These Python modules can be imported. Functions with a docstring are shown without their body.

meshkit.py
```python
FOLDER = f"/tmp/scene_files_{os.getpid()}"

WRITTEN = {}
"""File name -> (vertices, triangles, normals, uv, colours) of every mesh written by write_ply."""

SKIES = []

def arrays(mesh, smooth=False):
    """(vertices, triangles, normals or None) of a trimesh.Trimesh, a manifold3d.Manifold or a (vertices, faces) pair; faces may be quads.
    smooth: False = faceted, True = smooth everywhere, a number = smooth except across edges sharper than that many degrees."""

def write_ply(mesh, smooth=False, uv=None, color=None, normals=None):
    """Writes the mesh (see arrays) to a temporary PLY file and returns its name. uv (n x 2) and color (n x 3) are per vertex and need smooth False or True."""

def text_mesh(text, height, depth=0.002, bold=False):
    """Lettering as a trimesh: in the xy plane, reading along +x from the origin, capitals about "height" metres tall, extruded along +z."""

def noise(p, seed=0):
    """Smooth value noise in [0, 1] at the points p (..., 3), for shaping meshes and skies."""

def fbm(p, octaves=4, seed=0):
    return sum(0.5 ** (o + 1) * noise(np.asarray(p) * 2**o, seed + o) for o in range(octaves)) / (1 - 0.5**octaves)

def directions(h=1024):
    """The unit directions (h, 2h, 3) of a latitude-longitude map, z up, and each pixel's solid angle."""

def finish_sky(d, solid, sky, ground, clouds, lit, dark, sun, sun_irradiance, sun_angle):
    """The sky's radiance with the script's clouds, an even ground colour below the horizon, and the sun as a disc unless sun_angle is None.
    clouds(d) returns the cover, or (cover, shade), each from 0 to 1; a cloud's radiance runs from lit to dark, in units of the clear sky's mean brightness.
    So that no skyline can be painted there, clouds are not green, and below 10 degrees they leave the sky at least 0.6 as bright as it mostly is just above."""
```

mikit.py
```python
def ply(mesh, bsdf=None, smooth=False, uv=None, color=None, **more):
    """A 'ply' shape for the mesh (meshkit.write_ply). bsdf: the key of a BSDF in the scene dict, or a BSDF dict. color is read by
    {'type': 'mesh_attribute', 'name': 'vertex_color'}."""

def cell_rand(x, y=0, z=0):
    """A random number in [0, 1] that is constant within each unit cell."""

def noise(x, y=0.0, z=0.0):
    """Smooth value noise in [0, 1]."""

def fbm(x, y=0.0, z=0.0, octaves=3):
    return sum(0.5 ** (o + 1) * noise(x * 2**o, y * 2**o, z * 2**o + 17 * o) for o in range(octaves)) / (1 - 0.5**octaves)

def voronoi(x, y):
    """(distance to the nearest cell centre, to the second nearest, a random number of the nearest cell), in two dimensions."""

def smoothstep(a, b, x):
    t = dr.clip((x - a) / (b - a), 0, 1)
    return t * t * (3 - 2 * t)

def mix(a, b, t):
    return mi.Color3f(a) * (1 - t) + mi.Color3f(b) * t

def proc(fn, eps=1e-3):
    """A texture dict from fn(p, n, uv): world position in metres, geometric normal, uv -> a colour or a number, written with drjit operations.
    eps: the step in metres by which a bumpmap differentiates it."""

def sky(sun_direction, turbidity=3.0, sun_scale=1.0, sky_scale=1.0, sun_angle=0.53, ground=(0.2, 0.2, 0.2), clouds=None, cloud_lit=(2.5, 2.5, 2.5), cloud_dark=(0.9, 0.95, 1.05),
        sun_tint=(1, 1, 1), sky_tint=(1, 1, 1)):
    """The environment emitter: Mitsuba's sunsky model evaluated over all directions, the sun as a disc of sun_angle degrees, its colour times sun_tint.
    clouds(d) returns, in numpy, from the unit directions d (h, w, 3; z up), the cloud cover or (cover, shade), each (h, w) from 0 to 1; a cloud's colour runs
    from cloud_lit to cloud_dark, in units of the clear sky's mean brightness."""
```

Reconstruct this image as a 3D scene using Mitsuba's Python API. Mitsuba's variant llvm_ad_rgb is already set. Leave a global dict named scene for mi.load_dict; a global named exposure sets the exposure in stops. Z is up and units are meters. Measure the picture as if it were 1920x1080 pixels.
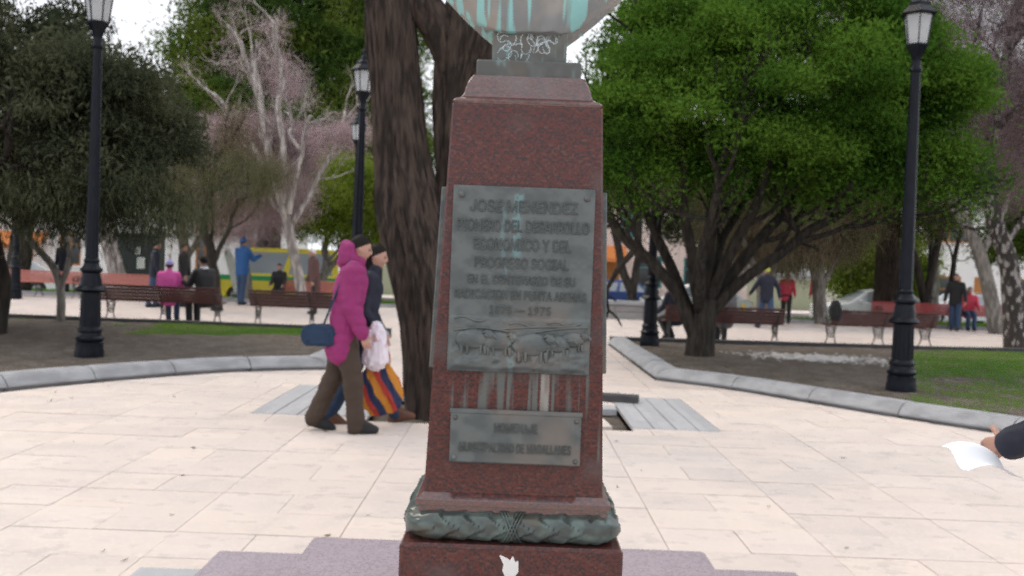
import math
import numpy as np, trimesh, manifold3d as m3
import drjit as dr, mitsuba as mi
import mikit, meshkit
from shapely.geometry import Polygon, LineString, box as sbox, Point
from shapely.ops import unary_union

T = mi.ScalarTransform4f
scene, labels = {}, {}

# ------------------------------------------------------------------ camera, sky, exposure
EYE = 1.42
PITCH, ROLL = math.radians(1.37), math.radians(2.15)
scene['camera'] = {
    'type': 'thinlens', 'fov': 56.14, 'fov_axis': 'x', 'aperture_radius': 0.0021, 'focus_distance': 1.35,
    'near_clip': 0.05, 'far_clip': 900.0,
    'to_world': T().look_at(origin=[0, 0, EYE], target=[0, math.cos(PITCH), EYE - math.sin(PITCH)],
                            up=[-math.sin(ROLL), 0, math.cos(ROLL)])}
scene['sky'] = mikit.sky((-0.45, 0.35, 0.82), turbidity=3, sun_scale=0.15, sun_angle=24, ground=(0.25, 0.24, 0.22),
                         clouds=lambda d: 1.0, cloud_lit=(2.44, 2.48, 2.62))
exposure = 2.38

# ------------------------------------------------------------------ helpers
def rgb(*c):
    return {'type': 'rgb', 'value': list(map(float, c))}

def uniq(base):
    if base not in scene and base not in labels:
        return base
    k = 1
    while f'{base}_{k:03d}' in scene or f'{base}_{k:03d}' in labels:
        k += 1
    return f'{base}_{k:03d}'

def thing(name, label, cat, group=None):
    k = uniq(name)
    labels[k] = {'label': label, 'category': cat}
    if group:
        labels[k]['group'] = group
    return k

def struct(name, mesh, bsdf, smooth=False):
    k = uniq(name)
    labels[k] = {'kind': 'structure'}
    if mesh is not None:
        scene[k] = mikit.ply(mesh, bsdf, smooth=smooth)
    return k

def part(parent, name, mesh, bsdf, smooth=False, label=None, stuff=False, **kw):
    k = uniq(f'{parent}__{name}')
    scene[k] = mikit.ply(mesh, bsdf, smooth=smooth, **kw)
    if label or stuff:
        labels[k] = {}
        if label: labels[k]['label'] = label
        if stuff: labels[k]['kind'] = 'stuff'
    return k

def one(name, mesh, bsdf, label, cat, smooth=False, group=None, stuff=False):
    k = thing(name, label, cat, group)
    if stuff: labels[k]['kind'] = 'stuff'
    scene[k] = mikit.ply(mesh, bsdf, smooth=smooth)
    return k

def cat(*ms):
    ms = [m for m in (ms[0] if len(ms) == 1 and isinstance(ms[0], list) else ms) if m is not None]
    return trimesh.util.concatenate(ms)

def box(x0, x1, y0, y1, z0, z1, b=0.0):
    if b <= 0:
        m = trimesh.creation.box((x1 - x0, y1 - y0, z1 - z0))
        m.apply_translation(((x0 + x1) / 2, (y0 + y1) / 2, (z0 + z1) / 2))
        return m
    P = []
    for X, sx in ((x0, 1), (x1, -1)):
        for Y, sy in ((y0, 1), (y1, -1)):
            for Z, sz in ((z0, 1), (z1, -1)):
                P += [(X, Y + sy * b, Z + sz * b), (X + sx * b, Y, Z + sz * b), (X + sx * b, Y + sy * b, Z)]
    return trimesh.convex.convex_hull(np.array(P))

def xf(m, rz=0, loc=(0, 0, 0), s=1.0, ry=0, rx=0):
    m = m.copy()
    M = np.eye(4)
    M = trimesh.transformations.rotation_matrix(rz, (0, 0, 1)) @ trimesh.transformations.rotation_matrix(ry, (0, 1, 0)) @ trimesh.transformations.rotation_matrix(rx, (1, 0, 0))
    M[:3, :3] *= s
    M[:3, 3] = loc
    m.apply_transform(M)
    return m

def spline(P, n):
    P = np.asarray(P, float)
    Q = np.vstack([2 * P[0] - P[1], P, 2 * P[-1] - P[-2]])
    out = []
    t = np.linspace(0, len(P) - 1, n)
    for u in t:
        i = min(int(u), len(P) - 2); f = u - i
        a, b, c, d = Q[i:i + 4]
        out.append(0.5 * (2 * b + (c - a) * f + (2 * a - 5 * b + 4 * c - d) * f**2 + (3 * b - a - 3 * c + d) * f**3))
    return np.array(out)

def sweep_frames(P):
    tan = np.gradient(P, axis=0)
    tan /= np.linalg.norm(tan, axis=1, keepdims=True) + 1e-12
    ref = np.array([0, 0, 1.0]) if abs(tan[0][2]) < 0.9 else np.array([1.0, 0, 0])
    u = np.cross(tan[0], ref); u /= np.linalg.norm(u)
    U = [u]
    for i in range(1, len(P)):
        u = U[-1] - tan[i] * np.dot(U[-1], tan[i])
        U.append(u / (np.linalg.norm(u) + 1e-12))
    U = np.array(U)
    return tan, U, np.cross(tan, U)

def tube(P, r, n=8, closed=True, flat=1.0):
    P = np.asarray(P, float)
    r = np.broadcast_to(np.asarray(r, float), (len(P),)) if np.ndim(r) < 1 or len(np.atleast_1d(r)) != len(P) else np.asarray(r, float)
    tan, U, V = sweep_frames(P)
    a = np.arange(n) / n * 2 * np.pi
    v = P[:, None] + r[:, None, None] * (np.cos(a)[None, :, None] * U[:, None] + flat * np.sin(a)[None, :, None] * V[:, None])
    v = v.reshape(-1, 3)
    i = np.arange(len(P) - 1)[:, None] * n; j = np.arange(n)[None]
    jn = (j + 1) % n
    f = np.concatenate([np.stack([i + j, i + jn, i + n + jn], -1).reshape(-1, 3), np.stack([i + j, i + n + jn, i + n + j], -1).reshape(-1, 3)])
    if closed:
        c0, c1 = len(v), len(v) + 1
        v = np.vstack([v, P[0], P[-1]])
        L = (len(P) - 1) * n
        k = np.arange(n); kn = (k + 1) % n
        f = np.vstack([f, np.stack([kn, k, k * 0 + c0], -1), np.stack([L + k, L + kn, k * 0 + c1], -1)])
    return trimesh.Trimesh(v, f, process=False)

def lathe(prof, n=24, square=None):
    prof = np.asarray(prof, float)
    a = np.arange(n) / n * 2 * np.pi
    v = np.stack([prof[:, 0][:, None] * np.cos(a), prof[:, 0][:, None] * np.sin(a), prof[:, 1][:, None] + 0 * a], -1).reshape(-1, 3)
    i = np.arange(len(prof) - 1)[:, None] * n; j = np.arange(n)[None]; jn = (j + 1) % n
    f = np.concatenate([np.stack([i + j, i + jn, i + n + jn], -1).reshape(-1, 3), np.stack([i + j, i + n + jn, i + n + j], -1).reshape(-1, 3)])
    c0, c1 = len(v), len(v) + 1
    v = np.vstack([v, [0, 0, prof[0, 1]], [0, 0, prof[-1, 1]]])
    L = (len(prof) - 1) * n; k = np.arange(n); kn = (k + 1) % n
    f = np.vstack([f, np.stack([kn, k, k * 0 + c0], -1), np.stack([L + k, L + kn, k * 0 + c1], -1)])
    return trimesh.Trimesh(v, f, process=False)

def square_loft(prof, chamfer=0.0):
    """Stack of squares (half width, z), corners cut by chamfer."""
    rings = []
    for h, z in prof:
        c = chamfer
        rings.append([(h - c, -h, z), (h, -h + c, z), (h, h - c, z), (h - c, h, z), (-h + c, h, z), (-h, h - c, z), (-h, -h + c, z), (-h + c, -h, z)])
    R = np.array(rings, float); n = 8
    v = R.reshape(-1, 3)
    i = np.arange(len(R) - 1)[:, None] * n; j = np.arange(n)[None]; jn = (j + 1) % n
    f = np.concatenate([np.stack([i + j, i + jn, i + n + jn], -1).reshape(-1, 3), np.stack([i + j, i + n + jn, i + n + j], -1).reshape(-1, 3)])
    c0, c1 = len(v), len(v) + 1
    v = np.vstack([v, [0, 0, prof[0][1]], [0, 0, prof[-1][1]]])
    L = (len(R) - 1) * n; k = np.arange(n); kn = (k + 1) % n
    f = np.vstack([f, np.stack([kn, k, k * 0 + c0], -1), np.stack([L + k, L + kn, k * 0 + c1], -1)])
    return trimesh.Trimesh(v, f, process=False)

def extrude(poly, h):
    gs = [g for g in getattr(poly, 'geoms', [poly]) if g.geom_type == 'Polygon' and g.area > 1e-6]
    return cat([trimesh.creation.extrude_polygon(g, h, engine='earcut') for g in gs])

def grid_sheet(poly, step, zfn):
    """A sheet over the polygon: constrained grid of points, z from zfn(x, y)."""
    from scipy.spatial import Delaunay
    x0, y0, x1, y1 = poly.bounds
    gx, gy = np.meshgrid(np.arange(x0, x1, step), np.arange(y0, y1, step))
    import shapely
    pts = np.stack([gx.ravel(), gy.ravel()], 1)
    pts = pts[shapely.contains_xy(poly.buffer(-step * 0.3), pts[:, 0], pts[:, 1])]
    ring = poly.exterior.segmentize(step)
    pts = np.vstack([pts, np.array(ring.coords)[:-1]])
    tri = Delaunay(pts).simplices
    c = pts[tri].mean(1)
    tri = tri[shapely.contains_xy(poly, c[:, 0], c[:, 1])]
    a = pts[tri]
    cr = (a[:, 1, 0] - a[:, 0, 0]) * (a[:, 2, 1] - a[:, 0, 1]) - (a[:, 1, 1] - a[:, 0, 1]) * (a[:, 2, 0] - a[:, 0, 0])
    tri[cr < 0] = tri[cr < 0][:, ::-1]
    v = np.column_stack([pts, zfn(pts[:, 0], pts[:, 1])])
    return trimesh.Trimesh(v, tri, process=False)

def quad(x0, x1, y0, y1, z):
    return trimesh.Trimesh([[x0, y0, z], [x1, y0, z], [x1, y1, z], [x0, y1, z]], [[0, 1, 2], [0, 2, 3]], process=False)

def man(m):
    return m3.Manifold(m3.Mesh(np.asarray(m.vertices, np.float32), np.asarray(m.faces, np.uint32)))

def unman(M):
    d = M.to_mesh()
    return trimesh.Trimesh(np.asarray(d.vert_properties)[:, :3], np.asarray(d.tri_verts), process=False)

# ------------------------------------------------------------------ materials
noise, fbm, cell_rand, voronoi, sstep, mix = mikit.noise, mikit.fbm, mikit.cell_rand, mikit.voronoi, mikit.smoothstep, mikit.mix

def mat(key, color, rough=0.7, two=True, bump=None, **kw):
    base = mikit.proc(color) if callable(color) else rgb(*color)
    b = {'type': 'principled', 'base_color': base, 'roughness': rough, **kw}
    if bump is not None:
        b = {'type': 'bumpmap', 'tex': mikit.proc(bump[0], bump[2] if len(bump) > 2 else 1e-3), 'scale': bump[1], 'bsdf': b}
    scene[key] = {'type': 'twosided', 'bsdf': b} if two else b

def leafmat(key, a, b, freq=3.0, trans=0.6, rough=0.6):
    def col(p, n, uv):
        return mix(a, b, sstep(0.3, 0.7, noise(p.x * freq, p.y * freq, p.z * freq)) * 0.7 + 0.3 * cell_rand(p.x * 14, p.y * 14, p.z * 14))
    scene[key] = {'type': 'principledthin', 'base_color': mikit.proc(col), 'roughness': rough, 'diff_trans': trans}

def granite(p, n, uv):
    s = 165.0
    g = noise(p.x * s, p.y * s, p.z * s) * 0.55 + noise(p.x * s * 2.3, p.y * s * 2.3, p.z * s * 2.3 + 9) * 0.45
    h = noise(p.x * s * 0.7 + 40, p.y * s * 0.7, p.z * s * 0.7)
    c = mix((0.112, 0.032, 0.026), (0.044, 0.026, 0.027), sstep(0.38, 0.64, g))
    c = mix(c, (0.13, 0.055, 0.045), sstep(0.64, 0.82, h) * 0.7)
    big = fbm(p.x * 6, p.y * 6, p.z * 6, 3)
    c = mix(c, (0.10, 0.082, 0.08), sstep(0.55, 0.8, big) * 0.5)
    # run-off streaks of verdigris and lime below the big plaque, as on the stone itself
    zone = dr.maximum(sstep(0.985, 1.0, p.z) * sstep(0.20, 0.19, dr.abs(p.x - 0.026)), sstep(0.84, 0.88, p.z) * sstep(0.195, 0.2, p.x - 0.026)) * sstep(1.125, 1.105, p.z) * sstep(2.86, 2.84, p.y)
    st = noise(p.x * 55, p.z * 2.2, 3) * 0.6 + noise(p.x * 130, p.z * 5, 7) * 0.4
    c = mix(c, (0.13, 0.165, 0.155), sstep(0.50, 0.68, st) * zone * 0.7)
    lime = sstep(0.016, 0.009, dr.abs(p.x - 0.107)) * sstep(0.99, 1.0, p.z) * sstep(1.12, 1.10, p.z)
    return mix(c, (0.34, 0.34, 0.31), lime * sstep(2.86, 2.84, p.y) * (0.45 + 0.4 * noise(p.x * 90, p.z * 30)))
mat('granite_red', granite, 0.24, specular=0.35)
mat('granite_polished', granite, 0.14, specular=0.8, clearcoat=1.0, clearcoat_gloss=0.95)

def step_stone(p, n, uv):
    g = noise(p.x * 130, p.y * 130, p.z * 130)
    return mix((0.38, 0.325, 0.36), (0.26, 0.22, 0.25), sstep(0.4, 0.7, g) * 0.6 + 0.4 * fbm(p.x * 5, p.y * 5, 2))
mat('granite_mauve', step_stone, 0.35)

def bronze(p, n, uv):
    b = fbm(p.x * 22, p.y * 22, p.z * 14, 3)
    st = noise(p.x * 75, p.y * 20, p.z * 3.0)
    c = mix((0.085, 0.088, 0.084), (0.135, 0.155, 0.145), sstep(0.35, 0.7, b))
    c = mix(c, (0.125, 0.105, 0.085), sstep(0.5, 0.75, fbm(p.x * 9 + 4, p.y * 9, p.z * 9, 2)) * 0.7)
    return mix(c, (0.17, 0.30, 0.29), sstep(0.66, 0.80, st) * sstep(0.45, 0.6, b) * 0.8)
mat('bronze', bronze, 0.45, metallic=0.15, specular=0.5)

def plaque_bronze(p, n, uv):
    b = fbm(p.x * 26, p.y * 26, p.z * 26, 3)
    c = mix((0.118, 0.132, 0.130), (0.080, 0.094, 0.095), sstep(0.35, 0.7, b))
    c = mix(c, (0.17, 0.145, 0.125), sstep(0.5, 0.7, fbm(p.x * 7 + 4, p.y * 7, p.z * 7, 2)) * sstep(1.35, 1.25, p.z) * 0.7)
    # the turquoise run across the lettering
    wob = (noise(p.z * 22, 5) - 0.5) * 0.02
    run = sstep(0.022, 0.004, dr.abs(p.x - 0.007 - wob)) * sstep(1.43, 1.46, p.z) * sstep(1.635, 1.62, p.z)
    run2 = sstep(0.012, 0.002, dr.abs(p.x + 0.03 - wob)) * sstep(1.38, 1.40, p.z) * sstep(1.60, 1.585, p.z) * 0.5
    run3 = sstep(0.018, 0.004, dr.abs(p.x - 0.005 - wob)) * sstep(1.105, 1.115, p.z) * sstep(1.24, 1.2, p.z) * 0.45
    k = dr.minimum(run + run2 + run3, 1.0) * sstep(0.25, 0.6, noise(p.x * 160, p.z * 60, 3))
    return mix(c, (0.18, 0.37, 0.39), k * 0.5)
mat('plaque_bronze', plaque_bronze, 0.42, metallic=0.15, specular=0.5)

def letters_bronze(p, n, uv):
    return mix((0.045, 0.053, 0.053), (0.075, 0.088, 0.085), noise(p.x * 60, p.z * 60, 1))
mat('letter_bronze', letters_bronze, 0.4, metallic=0.15)

def patina(p, n, uv):
    b = fbm(p.x * 12, p.y * 12, p.z * 10, 3)
    st = noise(p.x * 34 + p.z * 2, p.y * 10, p.z * 2.6) * 0.65 + noise(p.x * 90, p.y * 20, p.z * 4.5) * 0.35
    c = mix((0.30, 0.285, 0.26), (0.22, 0.235, 0.24), sstep(0.35, 0.65, b))
    return mix(c, (0.27, 0.60, 0.60), sstep(0.50, 0.62, st) * 0.85)
mat('patina', patina, 0.5, metallic=0.1)
def wreath_bronze(p, n, uv):
    b = fbm(p.x * 24, p.y * 24, p.z * 24, 3)
    c = mix((0.060, 0.074, 0.070), (0.105, 0.145, 0.130), sstep(0.4, 0.68, b))
    return mix(c, (0.12, 0.10, 0.07), sstep(0.55, 0.75, fbm(p.x * 11 + 3, p.y * 11, p.z * 11, 2)) * 0.6)
mat('wreath_bronze', wreath_bronze, 0.24, metallic=0.25, specular=0.6)
mat('chalk_scratch', (0.60, 0.68, 0.72), 0.8)
mat('dropping', (0.72, 0.71, 0.68), 0.8)

def slab_stone(p, n, uv):
    t = cell_rand(p.x / 0.42 - 0.024, p.y / 0.42 - 0.01)
    d = fbm(p.x * 3.2, p.y * 3.2, 1, 4)
    f = noise(p.x * 60, p.y * 60, 2)
    blot = fbm(p.x * 9 + 7, p.y * 13, 5, 3)
    c = mix((0.64, 0.56, 0.50), (0.61, 0.535, 0.485), t)
    c = mix(c, (0.47, 0.43, 0.405), sstep(0.48, 0.75, d) * 0.3)
    c = mix(c, (0.36, 0.33, 0.31), sstep(0.64, 0.76, blot) * 0.28)
    return mix(c, (0.66, 0.60, 0.55), sstep(0.5, 0.9, f) * 0.35)
for q_, f_ in enumerate(((1.0, 1.0, 1.0), (0.97, 0.967, 0.965), (1.02, 1.008, 0.99), (0.945, 0.943, 0.945), (0.985, 0.975, 0.965))):
    mat('slab_stone' + '_%d' % q_, lambda p, n, uv, f_=f_: slab_stone(p, n, uv) * mi.Color3f(*f_), 0.6, bump=(lambda p, n, uv: noise(p.x * 45, p.y * 45, 4) + noise(p.x * 140, p.y * 140, 4) * 0.5, 0.0012))
mat('slab_stone', slab_stone, 0.6, bump=(lambda p, n, uv: noise(p.x * 45, p.y * 45, 4) + noise(p.x * 140, p.y * 140, 4) * 0.5, 0.0012))
def far_paving(p, n, uv):
    a = dr.abs(p.x / 0.84 - dr.floor(p.x / 0.84) - 0.012)
    b = dr.abs(p.y / 0.42 - dr.floor(p.y / 0.42) - 0.02)
    j = dr.maximum(sstep(0.012, 0.006, a), sstep(0.024, 0.012, b) * 0.6)
    t = cell_rand(p.x / 0.84, p.y / 0.42)
    c = mix((0.60, 0.51, 0.455), (0.54, 0.475, 0.435), t * 0.6 + 0.4 * fbm(p.x * 1.5, p.y * 1.5, 1, 3))
    c = mix(c, (0.40, 0.36, 0.34), sstep(0.5, 0.75, fbm(p.x * 3, p.y * 3, 1, 3)) * 0.5)
    return mix(c, (0.28, 0.25, 0.23), j * 0.6)
mat('far_paving', far_paving, 0.5)
mat('mortar', lambda p, n, uv: mix((0.20, 0.175, 0.155), (0.36, 0.32, 0.29), noise(p.x * 30, p.y * 30)), 0.95)
mat('grey_slab', lambda p, n, uv: mix((0.44, 0.445, 0.46), (0.34, 0.345, 0.355), 0.5 * cell_rand(p.x / 0.2, p.y / 0.9) + 0.5 * fbm(p.x * 14, p.y * 14, 1, 3)), 0.55)
mat('kerb_stone', lambda p, n, uv: mix((0.36, 0.37, 0.385), (0.23, 0.235, 0.25), sstep(0.3, 0.75, fbm(p.x * 6, p.y * 6, p.z * 8, 4)) * 0.7 + 0.3 * noise(p.x * 70, p.y * 70, p.z * 70)), 0.6)
mat('dark_kerb', lambda p, n, uv: mix((0.035, 0.035, 0.04), (0.07, 0.068, 0.07), noise(p.x * 12, p.y * 12, p.z * 12)), 0.7)
def soil(p, n, uv):
    g = fbm(p.x * 5, p.y * 5, 2, 4)
    c = mix((0.080, 0.064, 0.050), (0.125, 0.107, 0.09), sstep(0.3, 0.7, g))
    return mix(c, (0.055, 0.043, 0.034), sstep(0.45, 0.8, noise(p.x * 38, p.y * 38, 1)) * 0.8)
mat('soil', soil, 0.95, bump=(lambda p, n, uv: fbm(p.x * 22, p.y * 22, 1, 3), 0.02, 4e-3))
mat('lawn', lambda p, n, uv: mix((0.05, 0.10, 0.02), (0.12, 0.12, 0.06), fbm(p.x * 2, p.y * 2, 1, 4)), 0.9)
mat('asphalt', lambda p, n, uv: mix((0.05, 0.05, 0.052), (0.08, 0.08, 0.08), fbm(p.x * 2, p.y * 2, 1, 3)), 0.8)
mat('ground_earth', lambda p, n, uv: mix((0.10, 0.085, 0.065), (0.08, 0.10, 0.045), fbm(p.x * 0.3, p.y * 0.3, 1, 3)), 0.95)
mat('pale_glint', lambda p, n, uv: mix((0.62, 0.60, 0.58), (0.42, 0.41, 0.40), cell_rand(p.x * 25, p.y * 25)), 0.6)  # pale tone stands in for light glinting on wet mud

def bark(a, b, f=1.0):
    def col(p, n, uv):
        r = noise(p.x * 26 * f, p.y * 26 * f, p.z * 2.6 * f) * 0.6 + noise(p.x * 60 * f, p.y * 60 * f, p.z * 9 * f) * 0.4
        return mix(mi.Color3f(a), mi.Color3f(b), sstep(0.3, 0.72, r))
    return col
mat('bark_brown', bark((0.018, 0.013, 0.0105), (0.068, 0.048, 0.038)), 0.95, bump=(lambda p, n, uv: noise(p.x * 34, p.y * 34, p.z * 3.2) + 0.5 * noise(p.x * 80, p.y * 80, p.z * 8), 0.022, 4e-3))
mat('bark_dark', bark((0.018, 0.015, 0.0125), (0.048, 0.040, 0.032)), 0.95)
mat('bark_grey', bark((0.11, 0.10, 0.088), (0.28, 0.26, 0.235)), 0.9)
mat('bark_pale', bark((0.20, 0.175, 0.16), (0.50, 0.46, 0.43), 0.7), 0.85)
def birch(p, n, uv):
    b = fbm(p.x * 16, p.y * 16, p.z * 5.5, 3)
    return mix((0.045, 0.038, 0.034), (0.34, 0.31, 0.29), sstep(0.52, 0.66, b))
mat('bark_birch', birch, 0.9)

leafmat('leaf_green', (0.046, 0.118, 0.018), (0.125, 0.235, 0.034), 1.3, 0.45)
leafmat('leaf_olive', (0.052, 0.066, 0.040), (0.11, 0.120, 0.070), 1.4, 0.4)
leafmat('leaf_conifer', (0.045, 0.095, 0.022), (0.15, 0.20, 0.038), 0.8, 0.6)
leafmat('leaf_lime', (0.17, 0.25, 0.035), (0.28, 0.35, 0.06), 1.2, 0.9)
leafmat('twig_lilac', (0.52, 0.395, 0.42), (0.46, 0.365, 0.38), 0.9, 0.3)
leafmat('twig_plum', (0.22, 0.155, 0.165), (0.29, 0.23, 0.235), 0.9, 0.3)
leafmat('twig_brown', (0.17, 0.135, 0.095), (0.14, 0.15, 0.075), 0.9, 0.4)
leafmat('grass_blade', (0.10, 0.25, 0.03), (0.21, 0.33, 0.07), 1.3, 0.7)

mat('lamp_iron', lambda p, n, uv: mix((0.004, 0.006, 0.012), (0.009, 0.012, 0.018), noise(p.x * 25, p.y * 25, p.z * 8)), 0.38, specular=0.2)
scene['milk_glass'] = {'type': 'principledthin', 'base_color': rgb(0.86, 0.88, 0.9), 'roughness': 0.25, 'diff_trans': 1.1}
mat('bench_iron', (0.03, 0.032, 0.032), 0.4)
mat('bench_wood', lambda p, n, uv: mix((0.045, 0.013, 0.012), (0.085, 0.023, 0.019), fbm(p.x * 3, p.y * 40, p.z * 40, 3)), 0.32)
mat('bench_lit_salmon', lambda p, n, uv: mix((0.46, 0.155, 0.115), (0.36, 0.115, 0.09), fbm(p.x * 3, p.y * 30, p.z * 30, 2)), 0.3)  # red wood with the glare of the sky painted in as salmon
mat('bench_lit_red', lambda p, n, uv: mix((0.34, 0.06, 0.055), (0.26, 0.045, 0.045), fbm(p.x * 3, p.y * 30, p.z * 30, 2)), 0.3)  # same red wood, brightness from the skylight put into the colour

mat('wall_white', lambda p, n, uv: mix((0.80, 0.79, 0.77), (0.70, 0.69, 0.67), fbm(p.x * 0.8, p.y * 0.8, p.z * 0.5, 3)), 0.85)
mat('wall_pink', lambda p, n, uv: mix((0.74, 0.60, 0.54), (0.64, 0.53, 0.48), fbm(p.x * 0.8, p.y * 0.8, p.z * 0.5, 3)), 0.85)
mat('wood_ochre', lambda p, n, uv: mix((0.48, 0.20, 0.04), (0.26, 0.11, 0.04), fbm(p.x * 8, p.y * 8, p.z * 1.2, 2)), 0.6)
mat('awning_orange', (0.62, 0.20, 0.05), 0.7)
mat('teal_paint', (0.05, 0.22, 0.22), 0.5)
mat('wall_stone', lambda p, n, uv: mix((0.34, 0.33, 0.32), (0.22, 0.215, 0.21), fbm(p.x * 5, p.y * 5, p.z * 9, 3)), 0.9)
mat('roof_grey', (0.16, 0.15, 0.15), 0.7)
mat('glass_dark', (0.03, 0.035, 0.04), 0.06, specular=0.7)
mat('glass_sky_glare', (0.30, 0.33, 0.36), 0.08, specular=0.8)  # sky reflection of the vehicle windows painted as a pale base colour
mat('car_white', (0.72, 0.73, 0.74), 0.2, clearcoat=0.8)
mat('car_silver', (0.68, 0.70, 0.72), 0.25, clearcoat=0.7)
mat('car_blue', (0.02, 0.06, 0.22), 0.22, clearcoat=0.7)
mat('van_yellow', (0.72, 0.58, 0.05), 0.25, clearcoat=0.6)
mat('van_green', (0.02, 0.30, 0.10), 0.3)
mat('rubber', (0.02, 0.02, 0.02), 0.8)
mat('rim', (0.45, 0.45, 0.46), 0.3, metallic=0.7)
mat('lamp_red', (0.4, 0.02, 0.02), 0.2)
mat('lamp_clear', (0.75, 0.75, 0.74), 0.15)

mat('skin', (0.44, 0.255, 0.195), 0.5)
mat('skin_eye', (0.05, 0.035, 0.03), 0.3)
mat('hair_dark', (0.012, 0.009, 0.008), 0.6, specular=0.15)
mat('hair_grey', (0.50, 0.49, 0.48), 0.6)
mat('hair_white', (0.72, 0.71, 0.70), 0.6)
def cloth(key, c, f=60.0):
    c = np.array(c, float)
    mat(key, lambda p, n, uv, a=tuple((c * 0.82).tolist()), b=tuple(np.minimum(c * 1.15, 0.9).tolist()): mix(a, b, noise(p.x * f, p.y * f, p.z * f) * 0.5 + 0.5 * fbm(p.x * 6, p.y * 6, p.z * 6, 2)), 0.75, sheen=0.3)
cloth('magenta', (0.25, 0.020, 0.125)); cloth('navy', (0.011, 0.014, 0.030)); cloth('brown', (0.050, 0.031, 0.021))
cloth('black', (0.016, 0.016, 0.018)); cloth('denim', (0.034, 0.068, 0.14)); cloth('blue', (0.02, 0.10, 0.29))
cloth('pink', (0.72, 0.11, 0.40)); cloth('coat_brown', (0.11, 0.055, 0.05)); cloth('lime_wool', (0.50, 0.52, 0.10))
cloth('grey_wool', (0.16, 0.155, 0.16)); cloth('red_knit', (0.55, 0.05, 0.09)); cloth('bag_blue', (0.009, 0.030, 0.072))
cloth('white_cloth', (0.70, 0.70, 0.74)); cloth('maroon', (0.16, 0.03, 0.035)); cloth('lilac_wool', (0.34, 0.28, 0.55))
mat('shoe_brown', (0.10, 0.04, 0.022), 0.45)
mat('paper', (0.80, 0.83, 0.88), 0.7)
def plastic_bag(p, n, uv):
    w = noise(p.x * 16, p.y * 16, p.z * 20)
    return mix((0.76, 0.70, 0.78), (0.42, 0.24, 0.24), sstep(0.58, 0.68, w) * sstep(0.63, 0.75, p.z) )
mat('plastic_white', plastic_bag, 0.4)
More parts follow.
